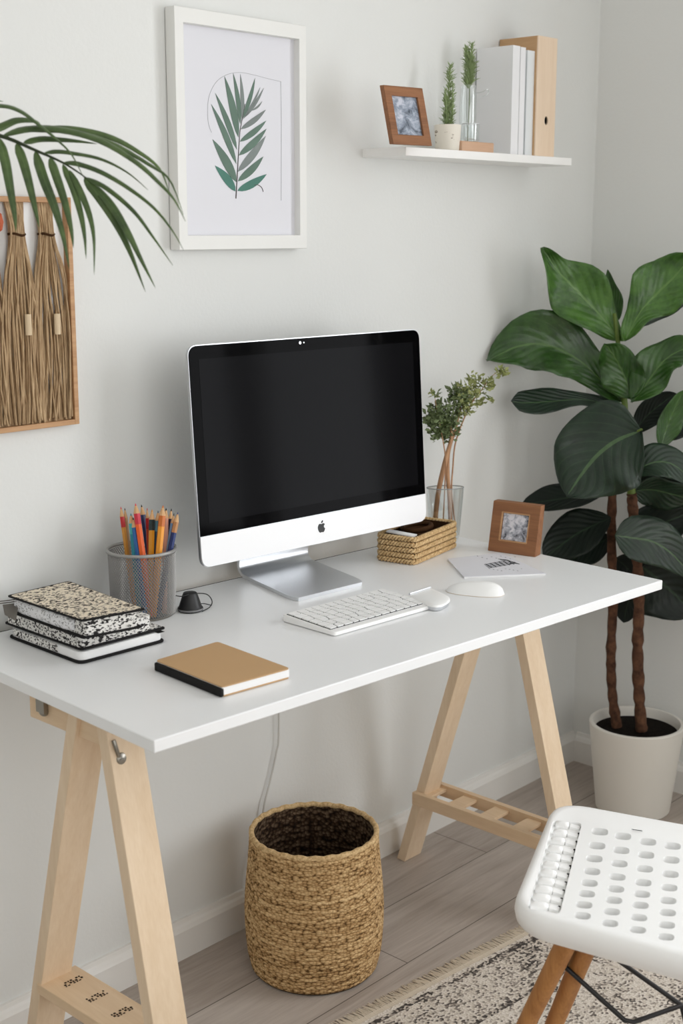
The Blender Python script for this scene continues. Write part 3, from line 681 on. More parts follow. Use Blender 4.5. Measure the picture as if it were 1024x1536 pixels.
for c_ in range(NB):
    z = ch_*(c_+.5); Pm = resample(rrect(bw_, bd_, .012, z), 288)
    for ph in (0, 1):                                   # two twisted strands per course
        pts = []; rad = []
        for k, p in enumerate(Pm):
            a = 2*pi*k/288*36+ph*pi+c_*1.3
            cen = V((0, 0, z)); out = (p-V((0, 0, z))); out = V((1 if abs(p.x) > bw_/2-.006 else 0, 0, 0))*(1 if p.x > 0 else -1) if abs(p.x) > bw_/2-.002 else V((0, 1 if p.y > 0 else -1, 0))
            pts.append(p+out*(.0020*cos(a))+V((0, 0, .0033*sin(a)))); rad.append(.0026)
        obj('course' if ph == 0 else 'course', MB().loop_tube(pts, rad, 6), M['rope'], wbk, local=True, smooth=60) if False else None
        if ph == 0: mb_ = MB()
        mb_.loop_tube(pts, rad, 6)
    obj('rope_course', mb_, M['rope'], wbk, local=True, smooth=60)
card = MB(); cl_ = rrect(.018, bd_-.022, .002, 0, 2)
card.prism([V((p.x-bw_/2+.020, p.y-.002, HB-.004+.004*((p.y+bd_/2)/bd_))) for p in cl_], (0, 0, .003))
cd = obj('card', MB(), M['paper']) if False else None
ct = thing('paper_pad', 'thin white card tucked in the left end of the woven basket', 'card', oc, math.atan2(ex.y, ex.x))
obj('sheet', card, M['paper'], ct, local=True, bevel=.0005)
rp = thing('coiled_twine', 'coil of brown twine lying inside the small woven basket', 'twine', oc, math.atan2(ex.y, ex.x))
b = MB()
for k in range(5):
    rr_ = .030-.002*(k % 2); b.loop_tube([V((.012+rr_*1.3*cos(2*pi*j/40), .008+rr_*.82*sin(2*pi*j/40), .014+.0095*k)) for j in range(40)], .0056, 8)
obj('coil', b, M['rope_dark'], rp, local=True, smooth=60)

# ------------------------------------------------------------------ glass vase with branches
vc = at(669, 812, 2, ZT); vc = V((vc.x+.012, -.128, ZT))
HV = .111
vs_ = thing('glass_vase', 'clear oval glass vase behind the woven basket', 'vase', vc, radians(-38))
pf = [(.0003, .0006), (.026, .0006), (.0285, .006), (.031, .04), (.034, .082), (.0355, HV), (.0338, HV), (.032, .082), (.029, .04), (.0255, .008), (.0003, .007)]
obj('body', MB().lathe(pf, n=44, sx=1.12, sy=.62), M['glass'], vs_, local=True, smooth=50)
obj('rim', MB().loop_tube([V((.0348*1.12*cos(2*pi*k/44), .0348*.62*sin(2*pi*k/44), HV)) for k in range(44)], .0010, 6), paint('glass_rim', (150, 154, 154), .15, .6), vs_, local=True, smooth=60)
vd = (vc+V((0, 0, .06))-CP).dot(_f)
def clamp_vase(P):                                       # keep stems inside the glass
    q = FR[vs_].inverted() @ P; s = .019/.62
    r_ = sqrt((q.x/1.12)**2+(q.y/.62)**2)
    if q.z < HV and r_ > .021: q.x *= .021/r_; q.y *= .021/r_
    return FR[vs_] @ q
def leaf_cluster(b, c, r, nleaf, size, sq=.7):
    for _ in range(nleaf):
        while True:
            o = V((random.uniform(-1, 1), random.uniform(-1, 1), random.uniform(-1, 1)))
            if o.length < 1: break
        P = c+V((o.x*r, o.y*r*sq, o.z*r))
        d = V((random.uniform(-1, 1), random.uniform(-1, 1), random.uniform(-.4, 1))).normalized(); s = d.orthogonal().normalized(); s = Matrix.Rotation(random.uniform(0, 6.3), 3, d) @ s
        L = size*random.uniform(.7, 1.25); w = L*.3; nn = d.cross(s)
        b.add([P, P+d*L*.5+s*w+nn*L*.08, P+d*L, P+d*L*.5-s*w+nn*L*.08, P+d*L*.5-nn*L*.05], [(0, 1, 4), (1, 2, 4), (2, 3, 4), (3, 0, 4)])
branches = [
 ('thick brown branch leaning right to a dense leafy crown, standing in the glass vase', [(649,795),(657,740),(668,690),(677,655),(674,635)], .0052, 0, [(665,632,.040,260,'d'),(655,622,.030,120,'d'),(672,648,.026,80,'d'),(648,632,.018,50,'d')], M['stick']),
 ('brown branch bent upright carrying the taller middle leaves of the vase', [(676,796),(674,750),(671,706),(673,676),(684,640),(690,612)], .0044, .010, [(690,604,.030,150,'d'),(683,590,.020,70,'d'),(700,590,.028,70,'l'),(697,615,.020,50,'l')], M['stick']),
 ('thin brown twig at the right of the vase with loose pale sprigs', [(686,790),(682,740),(679,700),(684,660),(704,610),(722,585),(736,566),(748,556)], .0016, .020, [(752,558,.013,34,'l'),(733,578,.014,36,'l'),(712,574,.022,46,'l'),(716,600,.020,40,'l'),(737,600,.008,12,'l')], M['stick']),
 ('thin twig at the left of the vase with two round leaves', [(664,790),(667,730),(668,690),(664,660),(656,620),(652,597)], .0014, -.012, [(650,590,.007,8,'l'),(656,592,.006,7,'d'),(645,625,.016,40,'d'),(652,652,.014,40,'d')], M['stick']),
]
for lb, pth, r, do, cls, m_ in branches:
    pts = [dp(x, y, vd+do*(1 if y < 740 else .5)) for x, y in pth]
    pts[0] = clamp_vase(pts[0]); pts[0].z = max(pts[0].z, ZT+.012); pts[1] = clamp_vase(pts[1])
    br_ = thing('branch', lb, 'branch', pts[0], 0, 'branches in the glass vase')
    cp = catmull(pts, 6); N_ = len(cp)
    obj('stem', MB().tube(cp, [r*(1-.7*max(0, (i/N_-.45)/.55)) for i in range(N_)], 8), m_, br_, smooth=60)
    fo = {'d': MB(), 'l': MB()}
    for (x, y, rr, nl, kk) in cls:
        C = dp(x, y, vd+do+random.uniform(-.006, .006)); leaf_cluster(fo[kk], C, rr, int(nl*1.25), .0120)
        tw = MB(); near = min(cp[N_//3:], key=lambda p: (p-C).length)
        for q in range(4):
            e_ = C+V((random.uniform(-1, 1), random.uniform(-.5, .5), random.uniform(-.3, 1)))*rr*.8
            tw.tube(catmull([near, near*.5+C*.5+V((0, 0, .003)), e_], 3), [.0007]*7, 5)
        obj('twig', tw, M['stem_green'], br_)
    if fo['d'].v: obj('foliage', fo['d'], M['sage'], br_)
    if fo['l'].v: obj('foliage', fo['l'], M['sage_light'], br_)

# ------------------------------------------------------------------ wedge photo frame on the desk
f0 = at(731, 826, 2, ZT); f1 = at(802, 836, 2, ZT); fx = (f1-f0); fw = fx.length; fx.normalize(); fn = V((fx.y, -fx.x, 0))   # fn: facing direction
o = (f0+f1)/2
pf1 = thing('photo_frame', 'chunky brown wooden photo frame standing on the right end of the desk', 'photo frame', (o.x, o.y, ZT), math.atan2(fx.y, fx.x))
FHt = .100; lean = .022; t0, t1 = .026, .019
def PF(x, h, d=0):            # local: x across, h up along the face, d behind the face
    return V((x, lean*h/FHt+d, h))
def ring_frame(w, h, iw, ih0, ih1, d0, dback, f=PF):
    O = [(-w/2, 0), (w/2, 0), (w/2, h), (-w/2, h)]; I_ = [(-iw/2, ih0), (iw/2, ih0), (iw/2, ih1), (-iw/2, ih1)]
    b = MB()
    for k in range(4):
        j = (k+1) % 4; q = [O[k], O[j], I_[j], I_[k]]
        b.hexa([f(x, y, d0) for x, y in q], [f(x, y, dback) for x, y in q])
    return b
b = MB(); iw, i0, i1 = fw*.58, FHt*.235, FHt*.80
O = [(-fw/2, 0), (fw/2, 0), (fw/2, FHt), (-fw/2, FHt)]; I2 = [(-iw/2, i0), (iw/2, i0), (iw/2, i1), (-iw/2, i1)]
vs = [PF(x, y) for x, y in O]+[PF(x, y) for x, y in I2]+[PF(x, y, .006) for x, y in I2]+[PF(x, y, t0+(t1-t0)*y/FHt) for x, y in O]
fs = [(k, (k+1) % 4, 4+(k+1) % 4, 4+k) for k in range(4)]+[(4+k, 4+(k+1) % 4, 8+(k+1) % 4, 8+k) for k in range(4)]+[(12+k, 12+(k+1) % 4, (k+1) % 4, k) for k in range(4)]+[(8, 9, 10, 11), (15, 14, 13, 12)]
obj('frame', b.add(vs, fs), M['frame_wood'], pf1, local=True, bevel=.0012)
obj('photo', MB().hexa([PF(x*.93, i0+(y-i0)*.97+.001, .0056) for x, y in I2], [PF(x*.93, i0+(y-i0)*.97+.001, .0050) for x, y in I2]), M['photo_a'], pf1, local=True, label='small grey photo print')
b = MB()
for k in range(4):
    p, q = I2[k], I2[(k+1) % 4]; b.tube([PF(*p, .002), PF(*q, .002)], .0022, 6)
obj('inner_lip', b, M['frame_wood_light'], pf1, local=True)

# ------------------------------------------------------------------ booklet
zz = ZT+.004
q = [at(x, y, 2, zz) for x, y in ((671, 838), (696, 865), (818, 860), (750, 829))]
bk = thing('booklet', 'thin white booklet with a dark ink sketch lying before the photo frame', 'booklet', (q[0].x, q[0].y, ZT))
obj('pages', MB().prism(lift(q, ZT+.0003), (0, 0, .0030)), M['paper'], bk)
cvq = [p for p in q]
obj('cover', MB().prism(lift(inset(cvq, 1.004), zz-.0007), (0, 0, .0007)), M['mat_board'], bk)
sk = MB(); c0 = at(750, 845, 2, zz)
def sline(x0_, y0_, x1_, y1_, w=.0007):
    a, d = at(x0_, y0_, 2, zz+.0002), at(x1_, y1_, 2, zz+.0002); t_ = (d-a).normalized(); s = V((-t_.y, t_.x, 0))*w
    sk.prism([a-s, d-s, d+s, a+s], (0, 0, .0003))
for k in range(6): sline(728+k*6.5, 846-k*1.2, 738+k*6.5, 851.5-k*1.0, .0011)
for k in range(5): sline(726+k*1.6, 847+k*1.3, 757+k*4, 841+k*1.0, .0009)
for x0_, y0_, x1_, y1_ in ((747, 838.5, 760, 840), (750, 839.6, 763, 841), (760, 840, 778, 846), (762, 843, 779, 846.2), (764, 846, 772, 843)): sline(x0_, y0_, x1_, y1_, .0012)
for k in range(9): sline(715+k*7, 834+(k*37 % 5), 717+k*7, 834.4+(k*37 % 5), .0003); sline(733+k*6, 853+(k*29 % 4), 735+k*6, 853.3+(k*29 % 4), .0003)
obj('sketch', sk, M['sketch'], bk, label='dark hatched ink drawing')

# ------------------------------------------------------------------ hanging cable
pts = [at(418, 1068, 1, -.012), at(418, 1085, 1, -.010), at(414, 1130, 1, -.008), at(404, 1175, 1, -.008), at(396, 1208, 1, -.010), at(393, 1240, 1, -.012), at(392, 1300, 1, -.03)]
pts = [V((pts[0].x-.004, -.012, ZT-.02))]+pts[1:]; pts.append(V((pts[-1].x, -.03, .003)))
tag(obj('power_cable', MB().tube(catmull(pts), .0019, 8), M['cable'], smooth=60), 'thin pale cable hanging down the wall behind the floor basket', 'cable')

# ------------------------------------------------------------------ floor basket
bc = at(470, 1437, 2, 0); bc = V((.700, -.207, 0))
fb = thing('floor_basket', 'tall round braided jute basket standing on the floor under the desk', 'basket', bc)
HBk = .270; NRW = 30; prof = []
for i in range(NRW*5+1):
    t_ = i/(NRW*5); z = .004+HBk*t_
    r = lerp_list([.1195, .1265, .1295, .1310, .1315, .1300, .1275, .1245, .1220, .1205], t_)
    prof.append((r+.0022*abs(sin(pi*t_*NRW))-.001, z))
obj('wall', MB().lathe(prof, n=120), M['jute'], fb, local=True, smooth=60)
pin = [(lerp_list([.112, .120, .123, .1245, .125, .123, .121, .118, .115, .1135], k/20)+.0015*abs(sin(k*2.2)), .012+(HBk-.012)*k/20) for k in range(21)]
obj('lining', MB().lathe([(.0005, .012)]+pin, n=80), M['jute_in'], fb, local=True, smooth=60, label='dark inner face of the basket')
obj('rim', MB().loop_tube([V((.1175*cos(2*pi*k/96), .1175*sin(2*pi*k/96), HBk+.002+.0012*sin(k*1.7))) for k in range(96)], .0052, 10), M['rope'], fb, local=True, smooth=60)
b = MB(); b.lathe([(.0005, .0005), (.116, .0005), (.1185, .006), (.0005, .006)], n=60); obj('bottom', b, M['jute_in'], fb, local=True)

# ------------------------------------------------------------------ framed leaf print
PD = .026
pr_ = [at(x, y, 1, -PD) for x, y in ((275, 35), (449, 57), (282, 354), (450, 352))]
X0, X1 = (pr_[0].x+pr_[2].x)/2, (pr_[1].x+pr_[3].x)/2; Z1, Z0 = (pr_[0].z+pr_[1].z)/2, (pr_[2].z+pr_[3].z)/2
xo0 = (at(258, 10, 1, -PD).x+at(272, 370, 1, -PD).x)/2; zo1 = at(262, 8, 1, -PD).z; zo0 = at(350, 374, 1, -PD).z; xo1 = X1+(X0-xo0)*.9
pic = thing('picture_frame', 'white framed print of a green palm leaf hanging on the wall', 'picture', ((xo0+xo1)/2, 0, zo0))
O = [(xo0, zo0), (xo1, zo0), (xo1, zo1), (xo0, zo1)]; I2 = [(X0, Z0), (X1, Z0), (X1, Z1), (X0, Z1)]
vs = [V((x, -PD, z)) for x, z in O]+[V((x, -PD, z)) for x, z in I2]+[V((x, -.010, z)) for x, z in I2]+[V((x, -.002, z)) for x, z in O]
fs = [(k, (k+1) % 4, 4+(k+1) % 4, 4+k) for k in range(4)]+[(4+k, 4+(k+1) % 4, 8+(k+1) % 4, 8+k) for k in range(4)]+[(12+k, 12+(k+1) % 4, (k+1) % 4, k) for k in range(4)]+[(8, 9, 10, 11), (15, 14, 13, 12)]
obj('frame', MB().add(vs, fs), M['picture_white'], pic, bevel=.001)
YP = -.0115
paper = obj('print', MB().box(((X0+X1)/2, YP+.0008, (Z0+Z1)/2), (X1-X0, .0012, Z1-Z0)), M['mat_board'], pic, label='pale paper print')
def pp(x, y): return at(300+x/6.98, 90+y/6.98, 1, YP-.0002)
lfs = {'print_green': MB(), 'print_teal': MB(), 'print_grey': MB()}
def pleaf(tip, base, w, key):
    a, d = V((base[0], base[1], 0)), V((tip[0], tip[1], 0)); t_ = d-a; L = t_.length; t_.normalize(); s = V((-t_.y, t_.x, 0))
    n_ = 9; up = []; dn = []
    for k in range(n_+1):
        u = k/n_; ww = w*.5*(sin(pi*u**.8)**.85 if 0 < u < 1 else 0); p = a+t_*(L*u)+s*(12*sin(pi*u))
        up.append(p+s*ww); dn.append(p-s*ww)
    lp_ = up+dn[::-1][1:-1]
    lfs[key].prism([pp(p.x, p.y) for p in lp_], (0, -.0003, 0))
for tip, base, w, key in [((115,460),(380,1090),62,'print_green'),((158,345),(385,940),58,'print_green'),((255,170),(400,810),72,'print_green'),((345,135),(420,670),46,'print_green'),((420,145),(440,640),38,'print_grey'),((130,830),(380,1280),90,'print_green'),((155,1105),(370,1375),85,'print_teal'),
   ((575,190),(440,620),42,'print_green'),((630,285),(450,620),26,'print_grey'),((667,292),(470,600),30,'print_grey'),((650,432),(540,530),20,'print_grey'),((688,520),(425,725),58,'print_grey'),((692,635),(415,855),62,'print_green'),((695,720),(405,1000),72,'print_green'),((687,795),(395,1170),80,'print_grey'),((662,1010),(395,1270),76,'print_green'),((697,1195),(390,1370),84,'print_teal')]:
    pleaf(tip, base, w, key)
for k, b in lfs.items(): obj('printed_leaflets', b, M[k], paper)
b = MB(); stp = catmull([pp(*p) for p in ((375,1450),(384,1290),(392,1150),(402,980),(414,780),(432,660),(450,560),(470,460))]); b.tube(stp, [.0011-.0006*k/len(stp) for k in range(len(stp))], 6)
b.tube(catmull([pp(*p) for p in ((565,1312),(600,1306),(635,1325),(652,1350),(660,1380))]), .0007, 6)
obj('printed_stem', b, M['print_stem'], paper)
b = MB().tube(catmull([pp(*p) for p in ((120,760),(92,680),(80,560),(95,380),(170,230),(290,150),(420,130),(560,155),(700,192),(845,225))]), .0004, 5)
b.tube([pp(845, 225), pp(850, 700), pp(848, 1470)], .0005, 5); obj('pencil_outline', b, M['pencil_line'], paper)

# ------------------------------------------------------------------ cord wall hanging
zt_, zb_ = at(106, 300, 1, -.02).z, at(119, 636, 1, -.02).z; xr = .3385; xl = .10; zt_ = zt_+.004
wh = thing('wall_hanging', 'brown wood framed panel of knotted natural cords hanging at the left', 'wall hanging', ((xl+xr)/2, 0, zb_))
fw_ = .0085
b = MB()
for x in (xl+fw_/2, xr-fw_/2): b.box((x, -.0105, (zt_+zb_)/2), (fw_, .017, zt_-zb_))
for z in (zt_-fw_/2, zb_+fw_/2): b.box(((xl+xr)/2, -.0105, z), (xr-xl-2*fw_, .0169, fw_))
obj('frame', b, M['frame_wood_light'], wh, bevel=.0008)
obj('backing', MB().box(((xl+xr)/2, -.004, (zt_+zb_)/2), (xr-xl-fw_, .003, zt_-zb_-fw_)), M['paper'], wh)
zi1, zi0 = zt_-fw_, zb_+fw_
zk = zi1-.050                                              # the gathered ties
xs_b = [.125, .178, .236, .291]
cords = MB(); ties = MB()
rnd = random.Random(3)
for bi, xc in enumerate(xs_b):
    for k in range(26):
        u = (k+.5)/26*2-1
        xt = xc+u*.017; xg = xc+u*.0135+.001*sin(k*5); xm = xc+u*.027+rnd.uniform(-.004, .004); xm2 = xc+u*.033+rnd.uniform(-.011, .011); xb = xc+u*.034+rnd.uniform(-.009, .009)
        if bi == 3 and u > 0: xm += u*.010; xm2 += u*.014; xb += u*.014
        xs = [min(max(x, xl+.011), xr-.011) for x in (xt, xg, xm, xm2, xb)]
        yy = -.0095-rnd.uniform(0, .007)
        P = [(xs[0], -.010, zi1), (xs[1], yy-.0030, zk), (xs[2], yy-.001, zk-.07), (xs[3], yy, (zk+zi0)/2-.02+rnd.uniform(-.03, .03)), (xs[4], yy, zi0+rnd.uniform(0, .006))]
        cords.tube(catmull(P, 5), rnd.uniform(.0016, .0025), 6, cap=False)
    ties.tube(catmull([(xc-.016, -.014, zk+.001), (xc-.008, -.0205, zk+.002), (xc+.006, -.021, zk-.001), (xc+.016, -.014, zk+.001)]), .0019, 6)
for k in range(84):                                          # loose strands filling the lower half
    x = xl+.014+(xr-xl-.028)*(k+.5)/84; P = [(x+rnd.uniform(-.004, .004), -.0075, zk-.10-rnd.uniform(0, .05)), (x+rnd.uniform(-.008, .008), -.009, (zk+zi0)/2-.05), (x, -.008, zi0)]
    cords.tube(catmull(P, 5), .0021, 5, cap=False)
obj('cords', cords, M['cord'], wh, kind='stuff', smooth=60)
obj('ties', ties, M['rope_dark'], wh, smooth=60)
for (px_, py_) in ((42.5, 487), (86, 486)):
    c = at(px_, py_, 1, -.019); b = MB().tube([c+V((0, 0, .0165)), c-V((0, 0, .0165))], .0058, 10, flat=.7); obj('bead', b, M['beige'], wh, smooth=40, label='beige wrapped band')
c = at(-3, 333, 1, -.018); b = MB(); b.lathe([(.0004, -.016), (.006, -.012), (.0085, 0), (.006, .012), (.0004, .016)], c, 16); obj('bead', b, M['red_bead'], wh, smooth=60, label='terracotta bead')

# ------------------------------------------------------------------ wall shelf and its things
SX0, SX1, SY, SZ = 1.058, 1.632, -.113, 1.5335; SH = .0165
shf = obj('wall_shelf', MB().box(((SX0+SX1)/2, SY/2, SZ-SH/2), (SX1-SX0, -SY, SH)), M['white_frame'], bevel=.001); tag(shf, 'floating white wall shelf holding books, plants and a photo frame', 'shelf')
# leaning photo frame
y_ = -.085
a0 = at(590, 216, 2, SZ); a1 = at(648, 219, 2, SZ)
fxv = V((a1.x-a0.x, a1.y-a0.y, 0)); sw = fxv.length; ang = math.atan2(fxv.y, fxv.x); oc = (a0+a1)/2
sf = thing('photo_frame', 'small brown wooden photo frame leaning back on the wall shelf', 'photo frame', (oc.x, oc.y, SZ), ang)
SHt = .108; ln = .030
def PS(x, h, d=0): return V((x, ln*h/SHt+d, h))
iw, i0, i1 = sw*.66, SHt*.17, SHt*.83
O = [(-sw/2, 0), (sw/2, 0), (sw/2, SHt), (-sw/2, SHt)]; I2 = [(-iw/2, i0), (iw/2, i0), (iw/2, i1), (-iw/2, i1)]
vs = [PS(x, y) for x, y in O]+[PS(x, y) for x, y in I2]+[PS(x, y, .006) for x, y in I2]+[PS(x, y, .012) for x, y in O]
fs = [(k, (k+1) % 4, 4+(k+1) % 4, 4+k) for k in range(4)]+[(4+k, 4+(k+1) % 4, 8+(k+1) % 4, 8+k) for k in range(4)]+[(12+k, 12+(k+1) % 4, (k+1) % 4, k) for k in range(4)]+[(8, 9, 10, 11), (15, 14, 13, 12)]
obj('frame', MB().add(vs, fs), M['frame_wood'], sf, local=True, bevel=.001)
obj('photo', MB().hexa([PS(x, y, .0058) for x, y in I2], [PS(x, y, .0050) for x, y in I2]), M['photo_b'], sf, local=True, label='pale blue grey photo print')
# speckled pot with rosemary
def sprig(b, base, top, r, nn, L, bend=.004):
    P = catmull([base, base*.5+top*.5+V((bend, 0, 0)), top], 8); b.tube(P, .0012, 5)
    for k in range(nn):
        t_ = random.uniform(.02, 1); p = lerp_list(P, t_); a = random.uniform(0, 2*pi); up = random.uniform(.3, 2.2)
        d = V((cos(a), sin(a), up)).normalized(); l_ = L*(1.05-.45*t_)*random.uniform(.7, 1.2)
        b.tube([p, p+d*l_*.6+V((0, 0, .0004)), p+d*l_], [.0006, .0008, .0002], 4)
pc_ = at(671, 217, 2, SZ); pc_ = V((pc_.x, -.070, SZ)); pc_.x = CP.x+(at(671, 205, 1, -.070).x-CP.x)
sp_ = thing('potted_rosemary', 'rosemary sprig in a speckled white pot beside the leaning photo frame', 'potted plant', pc_)
obj('pot', MB().lathe([(.0004, .0005), (.0225, .0005), (.0245, .003), (.0272, .045), (.0275, .052), (.0258, .052), (.0250, .046), (.0004, .046)], n=40), M['speckle_pot'], sp_, local=True, smooth=35)
obj('soil', MB().lathe([(.0004, .0468), (.0248, .0465)], n=30), M['soil'], sp_, local=True)
b = MB(); random.seed(5)
sprig(b, V((0, 0, .046)), V((.006, 0, .166)), .02, 230, .020, -.003)
for k in range(4): sprig(b, V((.008*cos(k*1.6), .008*sin(k*1.6), .046)), V((.011*cos(k*1.6), .010*sin(k*1.6), .100+.01*k)), .01, 60, .013)
obj('sprig', b, M['rosemary'], sp_, local=True)
# glass jug with a sprig
gx = at(701, 200, 1, -.048); gv = thing('glass_bottle', 'clear glass bottle vase holding a rosemary sprig behind the small tumbler', 'vase', (gx.x, -.048, SZ))
obj('body', MB().lathe([(.0004, .0006), (.017, .0006), (.0185, .006), (.0185, .114), (.016, .133), (.0150, .138), (.0140, .138), (.0150, .132), (.0172, .114), (.0172, .008), (.0004, .006)], n=36), M['glass'], gv, local=True, smooth=40)
hn = MB().tube(catmull([V((.017, -.002, .124)), V((.036, -.006, .126)), V((.052, -.010, .133)), V((.053, -.011, .124)), V((.034, -.007, .116)), V((.017, -.002, .113))], 5), .0013, 6); obj('handle', hn, M['glass'], gv, local=True, smooth=50)
b = MB(); random.seed(9)
sg = thing('rosemary_sprig', 'bushy rosemary sprig standing in the glass bottle on the wall shelf', 'sprig', (gx.x, -.048, SZ+.02))
sprig(b, V((0, 0, 0)), V((0, 0, .190)), .02, 10, .002)
b2 = MB()
for k in range(5): sprig(b2, V((.002*cos(k*1.3), .002*sin(k*1.3), .112)), V((.008*cos(k*1.3), .008*sin(k*1.3), .200-.008*k)), .02, 95, .021)
obj('stem', b, M['stem_green'], sg, local=True); obj('needles', b2, M['rosemary'], sg, local=True)
# block with a tumbler on top
bl0 = at(691, 222, 1, -.096); bl1 = at(743, 227, 1, -.096)
bcn = V(((bl0.x+bl1.x)/2-.004, -.078, SZ)); bwid = (bl1.x-bl0.x)*.92
tag(obj('wooden_block', MB().box((bcn.x, bcn.y, SZ+.0105), (bwid, .040, .0205)), M['block_wood'], bevel=.0015), 'small pinkish wooden block under the tumbler on the wall shelf', 'block')
gt = thing('glass_tumbler', 'small clear glass tumbler standing on the wooden block', 'glass', (bcn.x, bcn.y, SZ+.0212))
obj('body', MB().lathe([(.0004, .0004), (.0165, .0004), (.018, .003), (.0185, .036), (.0172, .036), (.0166, .006), (.0004, .005)], n=36, sy=.95), M['glass'], gt, local=True, smooth=40)
obj('rim', MB().loop_tube([V((.0180*cos(2*pi*k/36), .0171*sin(2*pi*k/36), .036)) for k in range(36)], .0008, 6), paint('tumbler_rim', (214, 216, 218), .1, .6), gt, local=True, smooth=60)
# books, leaning against the file
def book(label, px0, px1, zt, thick_d, yf, cover, name='book'):
    x0_, x1_ = at(px0, 200, 1, yf).x, at(px1, 200, 1, yf).x
    t_ = thing(name, label, 'book', ((x0_+x1_)/2, yf, SZ), 0, 'white books on the wall shelf'); w = x1_-x0_; d = thick_d; h = zt-SZ; cw = .0016
    obj('cover', MB().box((-w/2+cw/2, d/2, h/2), (cw, d, h)).box((w/2-cw/2, d/2, h/2), (cw, d, h)).box((0, cw/2, h/2), (w-2*cw-.0001, cw, h)), cover, t_, local=True)
    obj('pages', MB().box((0, d/2+.001, h/2), (w-2*cw-.0004, d-.006, h-.006)), M['paper'], t_, local=True)
    return t_
bw1 = paint('book_white', (238, 238, 240), .5, .4, .008); bw2 = paint('book_offwhite', (228, 232, 234), .5, .4, .01); bw3 = paint('book_pale', (208, 208, 208), .5, .4, .01)
zb1 = at(767, 67, 1, -.098).z
book('tall white book at the left of the row on the wall shelf', 766, 776.5, zb1, .094, -.098, bw1)
book('white book second in the row on the wall shelf', 777.5, 785, at(780, 70, 1, -.098).z, .094, -.098, bw1)
book('thin white book third in the row on the wall shelf', 787.5, 799, at(790, 74, 1, -.096).z-.001, .092, -.096, bw2)
# magazine file
mx0, mx1 = at(804.5, 150, 1, -.104).x, at(833, 150, 1, -.104).x; mzt = at(805, 52.5, 1, -.104).z
mf = thing('magazine_file', 'pale wooden magazine file with a dark finger hole beside the white books', 'magazine file', ((mx0+mx1)/2, -.104, SZ)); w = mx1-mx0; h = mzt-SZ; d = .101
fr_ = MB(); cw = .003
hz, hr = at(819, 181, 1, -.104).z-SZ, .0092; hx = at(819, 181, 1, -.104).x-(mx0+mx1)/2
N_ = 24; circ = [V((hx+hr*.72*cos(2*pi*k/N_), 0, hz+hr*sin(2*pi*k/N_))) for k in range(N_)]
def sq(k):
    a = 2*pi*k/N_; c_, s_2 = cos(a), sin(a); m_ = max(abs(c_), abs(s_2)); return V((c_/m_*w/2, 0, h/2+s_2/m_*h/2))
outer = [sq(k) for k in range(N_)]
vs = circ+outer+[p+V((0, cw, 0)) for p in circ]+[p+V((0, cw, 0)) for p in outer]
fs = []
for k in range(N_):
    j = (k+1) % N_; fs += [(k, j, N_+j, N_+k), (2*N_+k, 3*N_+k, 3*N_+j, 2*N_+j), (k, 2*N_+k, 2*N_+j, j), (N_+k, N_+j, 3*N_+j, 3*N_+k)]
obj('front_panel', fr_.add(vs, fs), M['file_wood'], mf, local=True)
obj('side_panel', MB().box((-w/2+cw/2, d/2+cw/2, h/2), (cw, d-cw, h-.0004)), M['file_edge'], mf, local=True)
obj('side_panel', MB().box((w/2-cw/2, d/2+cw/2, h/2), (cw, d-cw, h-.0004)), M['file_edge'], mf, local=True)
obj('back_panel', MB().box((0, d-cw/2, h/2), (w-2*cw, cw, h-.0006)), M['file_edge'], mf, local=True)
obj('base', MB().box((0, d/2, cw/2), (w-2*cw, d-2*cw, cw)), M['file_edge'], mf, local=True)
obj('papers', MB().box((0, d/2, h*.45), (w-2*cw-.004, d-2*cw-.004, h*.86)), M['slot'], mf, local=True, label='dark contents seen through the finger hole')
# ------------------------------------------------------------------ fiddle leaf plant
pc0 = V((1.735, -.285, 0)); RT, RB, HP = .1115, .0885, .222
D0 = (pc0+V((0, 0, .6))-CP).dot(_f); D0p = (pc0-CP).dot(_f)
fig = thing('fiddle_leaf_plant', 'big leafy fig plant with two brown trunks in a white floor pot', 'plant', pc0)
obj('pot', MB().lathe([(.0005, .0005), (RB-.004, .0005), (RB, .005), (RT, HP-.006), (RT+.0003, HP-.002), (RT-.002, HP), (RT-.008, HP), (RT-.010, HP-.004), (RT-.014, HP-.030), (.0005, HP-.032)], n=72), M['pot_white'], fig, local=True, smooth=35)
obj('soil', MB().lathe([(.0005, HP-.018), (.05, HP-.020), (RT-.0115, HP-.0225)], n=48), M['soil'], fig, local=True)
def vdep(z): return (V((pc0.x, pc0.y, z))-CP).dot(_f)
def fpt(px, py, dd=0):               # a point on the upright plane through the pot centre, dd nearer (-) or farther (+)
    d = ray(px, py); n = V((_f.x, _f.y, 0)).normalized(); t_ = (pc0-CP).dot(n)/d.dot(n); return CP+d*(t_+dd)
def trunk(pxs, r0, r1, m, dd=0, knots=True):
    P = catmull([fpt(x, y, dd) for x, y in pxs], 8); n_ = len(P); rnd_ = random.Random(len(pxs)+int(pxs[0][0]))
    R = [(r0+(r1-r0)*k/n_)*(1+(.10*sin(k*1.9)+.08*rnd_.uniform(-1, 1) if knots else 0)) for k in range(n_)]
    return P, MB().tube(P, R, 12)
_, b = trunk([(925,1090),(918,1040),(916,980),(919,900),(917,820),(918,740),(920,700)], .0125, .0095, None, .01); obj('trunk', b, M['bark'], fig, smooth=60)
_, b = trunk([(962,1096),(958,1040),(956,970),(958,900),(954,820),(949,765),(947,740)], .0135, .0115, None, -.03); obj('trunk', b, M['bark'], fig, smooth=60)
_, b = trunk([(947,745),(944,700),(938,650),(936,600),(931,555),(926,510),(921,470)], .0100, .0040, None, -.03, False); obj('stem', b, M['stem_green'], fig, smooth=60, label='green young upper stem')
